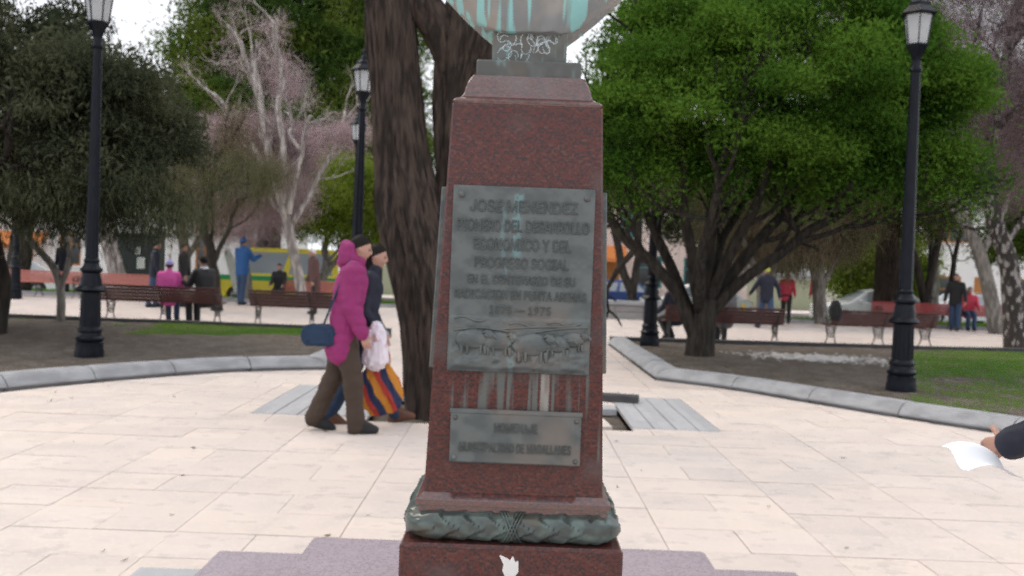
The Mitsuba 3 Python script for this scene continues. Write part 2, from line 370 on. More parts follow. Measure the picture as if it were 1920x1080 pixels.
def stripes(p, n, uv):
    t = (p.z - 0.45) * 0.55 + (p.x + 1.0) * 1.0 + 0.03 * (noise(p.x * 14, p.z * 14, 2) - 0.5)
    s = t / 0.19 - dr.floor(t / 0.19)
    c = mix((0.48, 0.185, 0.015), (0.36, 0.03, 0.02), sstep(0.26, 0.40, s))
    return mix(c, (0.012, 0.02, 0.07), sstep(0.56, 0.68, s))
mat('striped_cloth', stripes, 0.7)
mat('kiosk_dark', (0.03, 0.04, 0.04), 0.5)
mat('sheet_white', (0.78, 0.78, 0.76), 0.7)
mat('yellow_paper', (0.70, 0.52, 0.05), 0.6)

# ------------------------------------------------------------------ the setting: ground, street, promenade
rng = np.random.default_rng(7)
struct('ground', quad(-260, 260, -120, 420, -0.62), 'ground_earth')
struct('street', quad(-120, 120, 37.5, 47.6, -0.56), 'asphalt')
struct('pavement', box(-120, 120, 47.6, 51.4, -0.60, -0.44), 'far_paving')
LEFT_IN = [(-6.6, 3.0), (-6.35, 5.0), (-5.95, 7.0), (-5.45, 8.2), (-4.93, 9.28), (-4.4, 10.2), (-3.5, 11.4), (-2.85, 11.92), (-2.3, 12.2)]
RIGHT_IN = [(1.9, 12.42), (2.62, 11.77), (3.3, 10.82), (4.05, 9.75), (4.74, 8.9), (5.5, 7.6), (6.0, 6.2), (6.3, 4.6), (6.45, 3.0)]
Lc = spline(LEFT_IN, 90); Rc = spline(RIGHT_IN, 90)
left_bed = Polygon(list(map(tuple, Lc)) + [(-2.25, 18.1), (-17.0, 18.1), (-17.0, 3.0)])
right_bed = Polygon([(1.84, 18.1)] + list(map(tuple, Rc)) + [(17.0, 3.0), (17.0, 20.4), (8.0, 18.7)])
PIT = sbox(-1.25, 8.42, 1.12, 9.9)
APRON_R, APRON_L = sbox(1.12, 8.55, 1.92, 10.65), sbox(-2.32, 8.6, -1.25, 10.65)

def noisy(x, y, f, seed):
    return meshkit.fbm(np.stack([x * f, y * f, 0 * x + 3.7], -1), 3, seed) - 0.5
prom = Polygon([(-40, 11.55), (40, 11.55), (40, 29.0), (-40, 29.0)]).difference(left_bed).difference(right_bed)
prom = unary_union([prom.buffer(0)])
def flat_poly(poly, z):
    ms = []
    for g in getattr(poly, 'geoms', [poly]):
        v, f = trimesh.creation.triangulate_polygon(g, engine='earcut')
        v = np.column_stack([v, np.full(len(v), z)])
        a = v[f]; cr = np.cross(a[:, 1] - a[:, 0], a[:, 2] - a[:, 0])[:, 2]
        f = np.array(f); f[cr < 0] = f[cr < 0][:, ::-1]
        ms.append(trimesh.Trimesh(v, f, process=False))
    return cat(ms)
struct('promenade', flat_poly(prom, -0.002), 'far_paving')
lawn = trimesh.Trimesh([[-60, 29, -0.01], [60, 29, -0.01], [60, 33, -0.03], [-60, 33, -0.03], [60, 37.5, -0.545], [-60, 37.5, -0.545]], [[0, 1, 2], [0, 2, 3], [3, 2, 4], [3, 4, 5]], process=False)
struct('lawn', lawn, 'lawn')
struct('far_kerb', box(-60, 60, 28.9, 29.1, -0.1, 0.09, 0.01), 'kerb_stone')

# plaza: mortar bed with every visible slab laid on it
near = sbox(-9, -6, 9, 11.55).difference(left_bed).difference(right_bed).difference(PIT)
plaza = struct('plaza', flat_poly(near.difference(sbox(-1.28, 1.78, 1.28, 4.30)), -0.016), 'mortar')
paved = near.difference(APRON_L).difference(APRON_R)
foot = sbox(-1.25, 1.80, 1.29, 4.30)
def slab_mesh(poly, top):
    m = extrude(poly.buffer(-0.0024, join_style='mitre'), 0.03 + top)
    m.apply_translation((0, 0, -0.03))
    return m
slabs = []
for i in range(-9, 9):
    x0 = 0.01 + 0.84 * i
    for j in range(0, 22):
        y0 = 2.33 + 0.42 * j
        cells = [(x0, x0 + 0.84)] if (i + j) % 2 == 0 else [(x0, x0 + 0.42), (x0 + 0.42, x0 + 0.84)]
        for a, b in cells:
            c = sbox(a, y0, b, y0 + 0.42).intersection(paved)
            if c.is_empty or c.area < 0.004 or foot.contains(c): continue
            cx, cy = c.centroid.x, y0 + 0.42
            if abs(cx) > 0.553 * cy + 0.45 or cy < 3.9: continue
            slabs.append((-cy, c))
slabs.sort(key=lambda s: s[0], reverse=True)
rest = [s for s in slabs[300:]]
for _, c in slabs[:300]:
    part(plaza, 'slab', slab_mesh(c, rng.uniform(-0.0018, 0.0018)), 'slab_stone_%d' % rng.choice(5, p=(0.34, 0.2, 0.2, 0.09, 0.17)))
if rest:
    part(plaza, 'far_slabs', cat([slab_mesh(c, rng.uniform(-0.001, 0.001)) for _, c in rest]), 'slab_stone', stuff=True)
# paving that lies outside the frame, behind and beside the camera
outside = paved.difference(unary_union([c for _, c in slabs])).difference(foot).buffer(-0.004)
struct('plaza_edge', flat_poly(outside, -0.003), 'slab_stone')
for area, n in ((APRON_R, 4), (APRON_L, 5)):
    x0, y0, x1, y1 = area.bounds
    for k in range(n):
        a, b = x0 + (x1 - x0) * k / n, x0 + (x1 - x0) * (k + 1) / n
        cuts = [y0, y0 + (y1 - y0) * (0.45 + 0.1 * rng.random()), y1]
        for p, q in zip(cuts, cuts[1:]):
            part(plaza, 'grey_slab', box(a + 0.006, b - 0.006, p + 0.004, q - 0.004, -0.03, 0.002 + rng.uniform(0, 0.003), 0.003), 'grey_slab')
part(plaza, 'grey_slab', box(-1.62, -1.31, 4.02, 4.27, -0.03, 0.006, 0.004), 'grey_slab')
# the open tree pit
pit = struct('tree_pit', grid_sheet(PIT, 0.08, lambda x, y: -0.07 + 0.07 * noisy(x, y, 4, 3) + 0.05 * np.exp(-((x + 0.4)**2 + (y - 9.1)**2) / 0.5)), 'soil', True)
part(pit, 'kerb_slab', box(0.62, 1.10, 9.62, 9.88, -0.06, 0.012, 0.006), 'grey_slab')
part(pit, 'kerb_slab', xf(box(-0.22, 0.22, -0.16, 0.16, -0.04, 0.02, 0.008), 0.15, (0.72, 8.82, -0.02), rx=0.06), 'slab_stone')
part(pit, 'kerb_slab', xf(box(-0.35, 0.35, -0.09, 0.09, -0.05, 0.05, 0.008), -0.22, (1.05, 10.28, 0.03)), 'dark_kerb')

# soil beds and their kerbs
def soil_z(x, y):
    return 0.075 + 0.05 * noisy(x, y, 0.8, 1) + 0.02 * noisy(x, y, 4, 2)
beds = []
for poly in (left_bed, right_bed):
    beds.append(struct('flower_bed', grid_sheet(poly.buffer(-0.1), 0.14, soil_z), 'soil', True))

PROF = [(0.055, -0.02), (0.055, 0.034), (0.0, 0.036), (0.0, 0.055), (0.05, 0.115), (0.10, 0.148), (0.16, 0.16), (0.30, 0.155), (0.32, 0.14), (0.32, -0.02)]
kerb = struct('kerb', None, None)
def kerb_run(C, length, side, prof=PROF, bsdf='kerb_stone', holder=None):
    C = np.asarray(C, float)
    s = np.concatenate([[0], np.cumsum(np.linalg.norm(np.diff(C, axis=0), axis=1))])
    n = max(1, round(s[-1] / length))
    for k in range(n):
        t = np.linspace(s[-1] * k / n + 0.006, s[-1] * (k + 1) / n - 0.006, 7)
        P = np.stack([np.interp(t, s, C[:, 0]), np.interp(t, s, C[:, 1])], 1)
        d = np.gradient(P, axis=0); d /= np.linalg.norm(d, axis=1, keepdims=True)
        N = np.stack([d[:, 1], -d[:, 0]], 1) * side
        jit = rng.uniform(-0.004, 0.004)
        v = np.array([[p[0] + nn[0] * o, p[1] + nn[1] * o, z + (jit if z > 0 else 0)] for p, nn in zip(P, N) for o, z in prof])
        m = len(prof); i = np.arange(len(P) - 1)[:, None] * m; j = np.arange(m)[None]; jn = (j + 1) % m
        f = np.concatenate([np.stack([i + j, i + jn, i + m + jn], -1).reshape(-1, 3), np.stack([i + j, i + m + jn, i + m + j], -1).reshape(-1, 3)])
        L = (len(P) - 1) * m
        f = np.vstack([f] + [[[0, b, b + 1]] for b in range(1, m - 1)] + [[[L, L + b + 1, L + b]] for b in range(1, m - 1)])
        part(holder or kerb, 'stone', trimesh.Trimesh(v, f, process=False), bsdf, smooth=35)
kerb_run(Lc[20:], 1.05, -1)
kerb_run(Rc[:70], 1.05, -1)
kerb_run([(1.84, 17.9), (1.86, 15), (1.9, 12.42)], 1.1, -1)
kerb_run([(-2.3, 12.2), (-2.27, 15), (-2.25, 17.9)], 1.1, -1)
DK = [(0, -0.02), (0, 0.13), (0.012, 0.14), (0.14, 0.14), (0.15, 0.13), (0.15, -0.02)]
back_kerb = struct('back_kerb', None, None)
kerb_run([(-2.25, 18.06), (-15.0, 18.06)], 1.6, 1, DK, 'dark_kerb', back_kerb)
kerb_run([(15.4, 20.05), (8.0, 18.68), (1.9, 18.08)], 1.6, 1, DK, 'dark_kerb', back_kerb)

# grass in the beds
def grass(poly_fn, bounds, n, zf, seed, hmin, hmax, w):
    r = np.random.default_rng(seed)
    x = r.uniform(bounds[0], bounds[1], n); y = r.uniform(bounds[2], bounds[3], n)
    keep = poly_fn(x, y, r)
    x, y = x[keep], y[keep]; n = len(x)
    z = zf(x, y) - 0.012
    a = r.uniform(0, 2 * np.pi, n); h = r.uniform(hmin, hmax, n); lean = r.normal(0, 0.45, (n, 2)) * h[:, None]
    dx, dy = np.cos(a) * w / 2, np.sin(a) * w / 2
    v = np.stack([np.stack([x - dx, y - dy, z], 1), np.stack([x + dx, y + dy, z], 1), np.stack([x + lean[:, 0], y + lean[:, 1], z + h], 1)], 1).reshape(-1, 3)
    return trimesh.Trimesh(v, np.arange(3 * n).reshape(-1, 3), process=False)
import shapely
def right_grass(x, y, r):
    m = noisy(x, y, 0.55, 11) + 0.25 * noisy(x, y, 2.2, 12)
    zone = (x - 0.412 * y) * 0.8; m = m * 1.5 - 0.03
    return shapely.contains_xy(right_bed.buffer(-0.34), x, y) & (m + np.clip(zone, -0.7, 0.22) > -0.02 + 0.10 * r.random(len(x)))
def left_grass(x, y, r):
    m = noisy(x, y, 0.5, 21) + 0.3 * noisy(x, y, 2.0, 22)
    edge = np.where(x > -6.2, 15.9, 17.1)
    return shapely.contains_xy(left_bed.buffer(-0.22), x, y) & (m + np.clip((y - edge) * 0.25, -0.8, 0.2) - 0.12 * (x < -6.5) > 0.02 + 0.10 * r.random(len(x)))
one('grass', grass(right_grass, (2, 12.5, 8, 19), 150000, soil_z, 1, 0.03, 0.085, 0.008), 'grass_blade', 'patchy green grass in the right hand bed round the lamp post', 'grass', stuff=True)
one('grass', grass(left_grass, (-14, -2.3, 12, 18), 110000, soil_z, 2, 0.03, 0.075, 0.010), 'grass_blade', 'thin strip of grass along the back of the left hand bed', 'grass', stuff=True)
def far_grass(x, y, r): return noisy(x, y, 0.35, 31) > -0.08 + 0.1 * r.random(len(x))
one('grass', grass(far_grass, (-20, 20, 29.2, 34), 70000, lambda x, y: -0.012 + np.clip(y - 33, 0, 4.5) * -0.114, 3, 0.04, 0.12, 0.02), 'grass_blade', 'grass of the far lawn beyond the promenade', 'grass', stuff=True)
# pale chips added in place of the wet mud glint on the right bed
r_ = np.random.default_rng(5); chips = []
cx = r_.normal(5.1, 0.55, 900); cy = r_.normal(15.8, 0.36, 900)
for x, y in zip(cx, cy):
    if not right_bed.buffer(-0.4).contains(Point(x, y)): continue
    s = r_.uniform(0.012, 0.035)
    c = trimesh.creation.icosphere(subdivisions=0, radius=s); c.vertices *= (1, 1, 0.45)
    c.apply_translation((x, y, float(soil_z(np.array([x]), np.array([y]))[0]) + s * 0.2)); chips.append(c)
one('glint_chips', cat(chips), 'pale_glint', 'pale chips added as the glint of wet mud behind the spreading green tree', 'glint_chips', stuff=True)
# dead leaves and grit on the paving and the soil
r_ = np.random.default_rng(15)
def leaf_litter(n, inside, zf, seed):
    r = np.random.default_rng(seed); V = []
    while len(V) < n:
        x, y = r.uniform(-11, 11), r.uniform(4, 18)
        if not inside(x, y): continue
        a = r.uniform(0, 6.28); l, w = r.uniform(0.012, 0.03), r.uniform(0.006, 0.014)
        d = np.array([np.cos(a), np.sin(a), 0]); e = np.array([-np.sin(a), np.cos(a), r.uniform(-0.3, 0.3)])
        p = np.array([x, y, zf(x, y) + 0.006])
        V.append([p - d * l, p + e * w, p + d * l + (0, 0, 0.006), p - e * w])
    V = np.array(V); n = len(V); i = np.arange(n)[:, None] * 4
    return trimesh.Trimesh(V.reshape(-1, 3), np.concatenate([i + [0, 1, 2], i + [0, 2, 3]]), process=False)
mat('litter', lambda p, n, uv: mix((0.09, 0.06, 0.035), (0.20, 0.15, 0.09), cell_rand(p.x * 20, p.y * 20)), 0.9)
pav = paved.buffer(-0.1)
one('leaf_litter', leaf_litter(70, lambda x, y: pav.contains(Point(x, y)) and not foot.contains(Point(x, y)), lambda x, y: 0.0, 1), 'litter', 'dry leaf bits scattered over the pale paving', 'leaf litter', stuff=True)
one('leaf_litter', leaf_litter(2500, lambda x, y: left_bed.buffer(-0.35).contains(Point(x, y)) or right_bed.buffer(-0.35).contains(Point(x, y)), lambda x, y: float(soil_z(np.array([x]), np.array([y]))[0]), 2), 'litter', 'brown leaf bits scattered over the soil of the beds', 'leaf litter', stuff=True)

# ------------------------------------------------------------------ monument
MX, MY = 0.026, 3.05
mon = thing('pedestal', 'red granite pedestal with bronze plaques in the middle of the plaza', 'pedestal')
def at_m(m): return xf(m, 0, (MX, MY, 0))
part(mon, 'lower_step', at_m(square_loft([(1.325, -0.02), (1.325, 0.055), (1.319, 0.062)], 0.01)), 'granite_mauve')
part(mon, 'upper_step', at_m(square_loft([(0.79, 0.0625), (0.79, 0.288), (0.782, 0.298)], 0.012)), 'granite_mauve')
part(mon, 'base_block', at_m(square_loft([(0.321, 0.2985), (0.321, 0.606), (0.314, 0.615)], 0.006)), 'granite_red')
part(mon, 'foot_moulding', at_m(square_loft([(0.262, 0.6155), (0.262, 0.690), (0.2745, 0.693), (0.2745, 0.714), (0.2835, 0.717), (0.2835, 0.7315), (0.2815, 0.7345), (0.2622, 0.750)], 0.004)), 'granite_polished')
part(mon, 'shaft', at_m(square_loft([(0.2615, 0.7505), (0.2215, 1.886), (0.2185, 1.890)], 0.006)), 'granite_red')
cove = [(0.2190, 1.8905), (0.2205, 1.898), (0.214, 1.905)] + [(0.187 + 0.024 * (1 - math.sin(a)), 1.908 + 0.034 * (1 - math.cos(a))) for a in np.linspace(0.2, 1.5, 7)] + [(0.1845, 1.946), (0.181, 1.958), (0.179, 1.962), (0.172, 1.975), (0.166, 1.984)]
part(mon, 'cap_moulding', at_m(square_loft(cove, 0.005)), 'granite_polished')
part(mon, 'bronze_flange', at_m(square_loft([(0.1575, 1.9845), (0.1575, 2.028), (0.1545, 2.033)], 0.004)), 'bronze')
neck = part(mon, 'bronze_block', at_m(square_loft([(0.1135, 2.0335), (0.1135, 2.128)], 0.004)), 'bronze')
# scratched scribble on the bronze block: thin chalky strokes standing on the face
rs = np.random.default_rng(12)
strokes = []
for k in range(34):
    cx0, cz0 = rs.uniform(-0.088, 0.075), rs.uniform(2.045, 2.112)
    if cx0 > 0.0: cz0 = rs.uniform(2.075, 2.112)
    R0 = rs.uniform(0.006, 0.016); a0 = rs.uniform(0, 6.28); sp = rs.uniform(1.5, 5.5) * rs.choice((-1, 1))
    t = np.linspace(0, 1, 9)
    P = np.stack([cx0 + R0 * np.cos(a0 + sp * t) + rs.normal(0, 0.012) * t, 0 * t - 0.1143, np.clip(cz0 + R0 * 1.3 * np.sin(a0 + sp * t) + rs.normal(0, 0.01) * t, 2.037, 2.124)], 1)
    strokes.append(tube(P, rs.uniform(0.0006, 0.0013), 4))
part(neck, 'scribble', at_m(cat(strokes)), 'chalk_scratch', label='white scratched scribble across the bronze block')
# bird dropping on the base block
sp = Polygon([(-0.006, -0.085), (0.008, -0.088), (0.013, -0.05), (0.024, -0.034), (0.023, -0.006), (0.016, -0.012), (0.009, 0.006), (0.002, -0.006), (-0.008, 0.001), (-0.026, 0.009), (-0.014, -0.014), (-0.017, -0.032), (-0.008, -0.05)]).buffer(0.0025)
d = extrude(sp, 0.003); d.apply_transform(trimesh.transformations.rotation_matrix(math.pi / 2, (1, 0, 0))); d.apply_translation((-0.004, -0.3208, 0.578))
part(mon, 'bird_dropping', at_m(d), 'dropping', label='white bird dropping on the front of the base block')

# bronze laurel wreath: rounded-square roll with overlapping leaves and a crossed ribbon
def wreath_path(n, h=0.271, rc=0.04):
    pts = []
    for sx, sy, a0 in ((1, -1, -90), (1, 1, 0), (-1, 1, 90), (-1, -1, 180)):
        for a in np.radians(np.linspace(a0, a0 + 90, 7)):
            pts.append((sx * (h - rc) + rc * np.cos(a), sy * (h - rc) + rc * np.sin(a)))
    L = LineString(pts + [pts[0]])
    return np.array([L.interpolate(t, normalized=True).coords[0] for t in np.arange(n) / n]), L.length
WP, WL = wreath_path(440)
tanw = np.roll(WP, -1, 0) - np.roll(WP, 1, 0); tanw /= np.linalg.norm(tanw, axis=1, keepdims=True)
nout = np.stack([tanw[:, 1], -tanw[:, 0]], 1)
na = 40; aa = np.arange(na) / na * 2 * np.pi
ss = np.arange(440)[:, None] / 440 * WL
lf = (ss * 14 + 0.8 * np.abs(np.sin(aa[None] * 1.5))) % 1.0
disp = 0.0095 * lf**1.3 + 0.0010 * np.sin(aa[None] * 9 + ss * 60)
rr = 0.0435 + disp * 0.8
V = np.stack([WP[:, None, 0] + nout[:, None, 0] * rr * np.cos(aa)[None], WP[:, None, 1] + nout[:, None, 1] * rr * np.cos(aa)[None], 0.6590 + rr * 0.86 * np.sign(np.sin(aa))[None] * np.abs(np.sin(aa))[None]**0.85], -1).reshape(-1, 3)
i = np.arange(440)[:, None]; j = np.arange(na)[None]; i2 = (i + 1) % 440; j2 = (j + 1) % na
Fw = np.concatenate([np.stack([i * na + j, i2 * na + j, i2 * na + j2], -1).reshape(-1, 3), np.stack([i * na + j, i2 * na + j2, i * na + j2], -1).reshape(-1, 3)])
wr = part(mon, 'wreath', at_m(trimesh.Trimesh(V, Fw, process=False)), 'wreath_bronze', smooth=50, label='bronze laurel wreath roll round the foot')
for side in range(4):
    rib = []
    R = trimesh.transformations.rotation_matrix(side * math.pi / 2, (0, 0, 1))
    for off in (-0.009, 0.0, 0.009):
        for sgn in (1, -1):
            a = np.linspace(-2.2, 1.9, 14)
            P = np.stack([off + sgn * 0.036 * a / 2, -0.271 - 0.0530 * np.cos(a), 0.6590 + 0.0440 * np.sin(a)], 1)
            m = tube(P, 0.0028, 5); m.apply_transform(R); rib.append(m)
    part(wr, 'ribbon', at_m(cat(rib)), 'wreath_bronze', smooth=40)

# plaques lean with the tapered faces
TAPER = math.atan2(0.04, 1.136)
def on_face(m, zc, side=0):
    """A mesh modelled in xz with y < 0 outwards, put on the face at height zc."""
    m = m.copy()
    h = 0.2615 + (0.2215 - 0.2615) * (zc - 0.75) / 1.136
    m.apply_transform(trimesh.transformations.rotation_matrix(-TAPER, (1, 0, 0)))
    m.apply_translation((0, -h, zc))
    m.apply_transform(trimesh.transformations.rotation_matrix(side * math.pi / 2, (0, 0, 1)))
    return at_m(m)
def text_line(s, cap, zc, width=None, depth=0.0050, y=0.0):
    m = meshkit.text_mesh(s, cap, depth, bold=True)
    m.apply_transform(trimesh.transformations.rotation_matrix(math.pi / 2, (1, 0, 0)))
    b = m.bounds
    if width: m.vertices[:, 0] *= width / (b[1, 0] - b[0, 0])
    b = m.bounds
    m.apply_translation((-(b[0, 0] + b[1, 0]) / 2, y, zc - cap / 2))
    return m
ZP = 1.377
pl = part(mon, 'plaque', on_face(cat(box(-0.207, 0.207, -0.014, 0.004, -0.271, 0.271, 0.003)), ZP), 'plaque_bronze', label='tall bronze plaque with lettering and a sheep relief')
lines = [('JOSE MENENDEZ', 0.033, 0.213, 0.315), ('PIONERO DEL DESARROLLO', 0.033, 0.156, 0.385), ('ECONOMICO Y DEL', 0.033, 0.102, 0.285),
         ('PROGRESO SOCIAL', 0.030, 0.048, 0.275), ('EN EL CENTENARIO DE SU', 0.025, -0.001, 0.315), ('RADICACION EN PUNTA ARENAS', 0.026, -0.045, 0.385), ('1875 — 1975', 0.024, -0.089, 0.18)]
for s, c, z, w in lines: part(pl, 'text_line', on_face(text_line(s, c, z, w, y=-0.0138), ZP), 'letter_bronze')
bolts = []
for x in (-0.183, 0.183):
    b = trimesh.creation.icosphere(subdivisions=2, radius=0.0095); b.vertices *= (1, 0.8, 1); b.apply_translation((x, -0.015, 0.243)); bolts.append(b)
for b in bolts: part(pl, 'bolt', on_face(b, ZP), 'bronze', smooth=True)
# relief: rolling pasture, hill lines and five sheep
def ell(c, r, sub=2, tilt=0):
    m = trimesh.creation.icosphere(subdivisions=sub); m.vertices *= r
    m.apply_transform(trimesh.transformations.rotation_matrix(tilt, (0, 1, 0))); m.apply_translation(c); return m
gx, gz = np.meshgrid(np.linspace(-0.2035, 0.2035, 90), np.linspace(-0.266, -0.105, 40))
hg = 0.004 + 0.017 * meshkit.fbm(np.stack([gx * 45, gz * 60, 0 * gx], -1), 3, 4) * np.clip((-0.16 - gz) / 0.05, 0.25, 1) * np.clip((gx + 0.2035) / 0.01, 0, 1) * np.clip((0.2035 - gx) / 0.01, 0, 1) * np.clip((gz + 0.266) / 0.01, 0, 1)
hg = np.where(gz > -0.115, hg * np.clip((-0.105 - gz) / 0.01, 0, 1), hg)
Vg = np.stack([gx, -0.0125 - hg, gz], -1).reshape(-1, 3)
ii = np.arange(39)[:, None] * 90; jj = np.arange(89)[None]
Fg = np.concatenate([np.stack([ii + jj, ii + jj + 1, ii + 91 + jj], -1).reshape(-1, 3), np.stack([ii + jj, ii + 91 + jj, ii + 90 + jj], -1).reshape(-1, 3)])
part(pl, 'relief_ground', on_face(trimesh.Trimesh(Vg, Fg, process=False), ZP), 'plaque_bronze', smooth=True)
hills = [tube(np.stack([np.linspace(a, b, 24), 0 * np.linspace(0, 1, 24) - 0.0185, z + amp * np.sin(np.linspace(0, ph, 24))], 1), 0.004, 6) for a, b, z, amp, ph in
         ((-0.19, -0.03, -0.152, 0.008, 3.1), (-0.08, 0.19, -0.148, 0.016, 1.9), (0.02, 0.2, -0.156, 0.024, 1.5), (-0.19, -0.10, -0.118, 0.006, 6), (-0.03, 0.06, -0.13, 0.005, 6), (0.08, 0.18, -0.124, 0.005, 7))]
part(pl, 'relief_hills', on_face(cat(hills), ZP), 'plaque_bronze', smooth=True)
for x, z, s, fl in ((-0.132, -0.175, 1.3, 1), (-0.058, -0.180, 1.2, 1), (0.040, -0.186, 1.5, 1), (0.112, -0.182, 1.1, 1), (0.158, -0.168, 0.95, 1)):
    g = [ell((0, 0, 0), (0.034, 0.013, 0.022)), ell((-0.022, 0, -0.002), (0.018, 0.011, 0.019)), ell((0.034, -0.004, 0.010), (0.013, 0.010, 0.011), tilt=0.5), ell((0.047, -0.006, 0.006), (0.009, 0.007, 0.006), tilt=0.6),
         ell((0.026, -0.008, 0.017), (0.008, 0.004, 0.003), 1, -0.5)] + [tube([(lx, -0.003, -0.014), (lx + 0.001, -0.003, -0.034)], [0.005, 0.0035], 6) for lx in (-0.027, -0.014, 0.016, 0.026)]
    m = cat(g); v = m.vertices; m.vertices = v + (meshkit.noise(v * 260) - 0.5)[:, None] * 0.004
    part(pl, 'sheep', on_face(xf(m, 0, (x, -0.024, z), s), ZP), 'plaque_bronze', smooth=True)
ZQ = 0.9175
p2 = part(mon, 'plaque', on_face(cat(box(-0.190, 0.190, -0.020, 0.004, -0.076, 0.076, 0.004), box(-0.193, 0.193, -0.022, -0.006, 0.0665, 0.080, 0.002)), ZQ), 'plaque_bronze', label='small low bronze plaque of two text lines near the foot')
for s, c, z, w in (('HOMENAJE', 0.026, 0.028, 0.125), ('MUNICIPALIDAD DE MAGALLANES', 0.026, -0.030, 0.325)): part(p2, 'text_line', on_face(text_line(s, c, z, w, y=-0.0198), ZQ), 'letter_bronze')
for x in (-0.176, 0.176):
    for z in (-0.062, 0.054):
        b = trimesh.creation.icosphere(subdivisions=2, radius=0.0075); b.apply_translation((x, -0.0205, z)); part(p2, 'bolt', on_face(b, ZQ), 'bronze', smooth=True)
for side in (1, 3):
    part(mon, 'side_plaque', on_face(box(-0.19, 0.19, -0.016, 0.004, -0.27, 0.27, 0.003), 1.375, side), 'plaque_bronze')

# ------------------------------------------------------------------ heads (bust and people)
def head_mesh(sub=3):
    s = trimesh.creation.icosphere(subdivisions=sub)
    u = s.vertices.copy()
    x, y, z = u.T
    lo = np.clip(-z, 0, 1)
    v = np.stack([x * 0.076 * (1 - 0.30 * lo**1.5), y * 0.096 * (1 - 0.12 * lo) + 0.012 * lo, z * 0.116], 1)
    def bump(c, w, amp, d=None):
        c = np.array(c, float); c /= np.linalg.norm(c)
        g = np.exp(-((u - c)**2).sum(1) / w**2)[:, None] * amp
        return g * (c if d is None else np.array(d, float))
    v += bump((0, 1, -0.10), 0.17, 0.022, (0, 1, -0.15)) + bump((0, 1, 0.12), 0.16, 0.006, (0, 1, 0))
    for sx in (-1, 1):
        v += bump((0.36 * sx, 0.9, 0.08), 0.17, -0.010) + bump((0.36 * sx, 0.9, 0.27), 0.17, 0.004) + bump((0.45 * sx, 0.85, -0.25), 0.25, 0.004)
        v += bump((sx, -0.08, -0.02), 0.16, 0.020, (sx, -0.35, 0.05))
    v += bump((0, 0.93, -0.47), 0.13, 0.007, (0, 1, 0)) + bump((0, 0.92, -0.56), 0.08, -0.004, (0, 1, 0)) + bump((0, 0.75, -0.85), 0.22, 0.010, (0, 1, -0.2))
    return trimesh.Trimesh(v, s.faces, process=False)

# the bust (its head stands above the frame)
nu, nv = 120, 70
th = np.arange(nu) / nu * 2 * np.pi; vv = np.linspace(0, 1, nv)
def bust_v():
    out = []
    keyz = np.array([2.10, 2.16, 2.22, 2.30, 2.42, 2.50, 2.555, 2.60, 2.66])
    kw = np.array([0.12, 0.22, 0.285, 0.325, 0.335, 0.315, 0.24, 0.12, 0.078])
    kd = np.array([0.125, 0.150, 0.165, 0.175, 0.170, 0.150, 0.125, 0.095, 0.085])
    for v in vv:
        row = []
        for t in th:
            c, s = math.cos(t), math.sin(t)
            z = 2.10 + v * 0.56
            for _ in range(2):
                w = np.interp(z, keyz, kw); dd = np.interp(z, keyz, kd)
                x = w * np.sign(c) * abs(c)**0.8
                zb = 2.122 + max(0, abs(x) - 0.10) * 0.60
                z = zb + v * (2.66 - zb)
            y = dd * np.sign(s) * abs(s)**0.8
            if s < 0:                                   # front: coat folds and lapels
                y -= 0.010 * math.sin(x * 42 + 3 * z) * (1 - v) - 0.014 * math.exp(-((x - 0.03 - 0.28 * (z - 2.13)) / 0.02)**2) + 0.016 * math.exp(-((x - 0.075 - 0.28 * (z - 2.13)) / 0.022)**2)
                y -= 0.012 * math.exp(-((x + 0.10 + 0.15 * (z - 2.13)) / 0.03)**2)
            row.append((x, y, z))
        out.append(row)
    return np.array(out)
BV = bust_v().reshape(-1, 3)
i = np.arange(nv - 1)[:, None] * nu; j = np.arange(nu)[None]; jn = (j + 1) % nu
BF = np.concatenate([np.stack([i + j, i + jn, i + nu + jn], -1).reshape(-1, 3), np.stack([i + j, i + nu + jn, i + nu + j], -1).reshape(-1, 3)])
c0 = len(BV); cb = BV[:nu].mean(0); BV = np.vstack([BV, [0, 0, 2.126], BV[-nu:].mean(0)])
k = np.arange(nu); kn = (k + 1) % nu; L = (nv - 1) * nu
BF = np.vstack([BF, np.stack([kn, k, k * 0 + c0], -1), np.stack([L + k, L + kn, k * 0 + c0 + 1], -1)])
bust = thing('bronze_bust', 'weathered bronze bust with turquoise streaks on top of the granite pedestal', 'bust')
part(bust, 'torso', at_m(trimesh.Trimesh(BV, BF, process=False)), 'patina', smooth=45)
hm = head_mesh(4); hm = xf(hm, math.pi, (0, 0.0, 2.80), 1.35)
part(bust, 'head', at_m(hm), 'patina', smooth=True)
hair = trimesh.Trimesh(*[getattr(head_mesh(4), a) for a in ('vertices', 'faces')], process=False)
hair = unman(man(head_mesh(3)).scale((1.09, 1.08, 1.08)).trim_by_plane((0, -0.55, 0.8), 0.022))
part(bust, 'hair', at_m(xf(hair, math.pi, (0, 0.0, 2.80), 1.35)), 'patina', smooth=50)
col_ = [tube([(sx * 0.03, -0.15, 2.50), (sx * 0.075, -0.105, 2.60), (sx * 0.085, -0.02, 2.645), (sx * 0.05, 0.07, 2.655)], [0.016, 0.018, 0.018, 0.014], 8) for sx in (-1, 1)]
part(bust, 'collar', at_m(cat(col_)), 'patina', smooth=True)

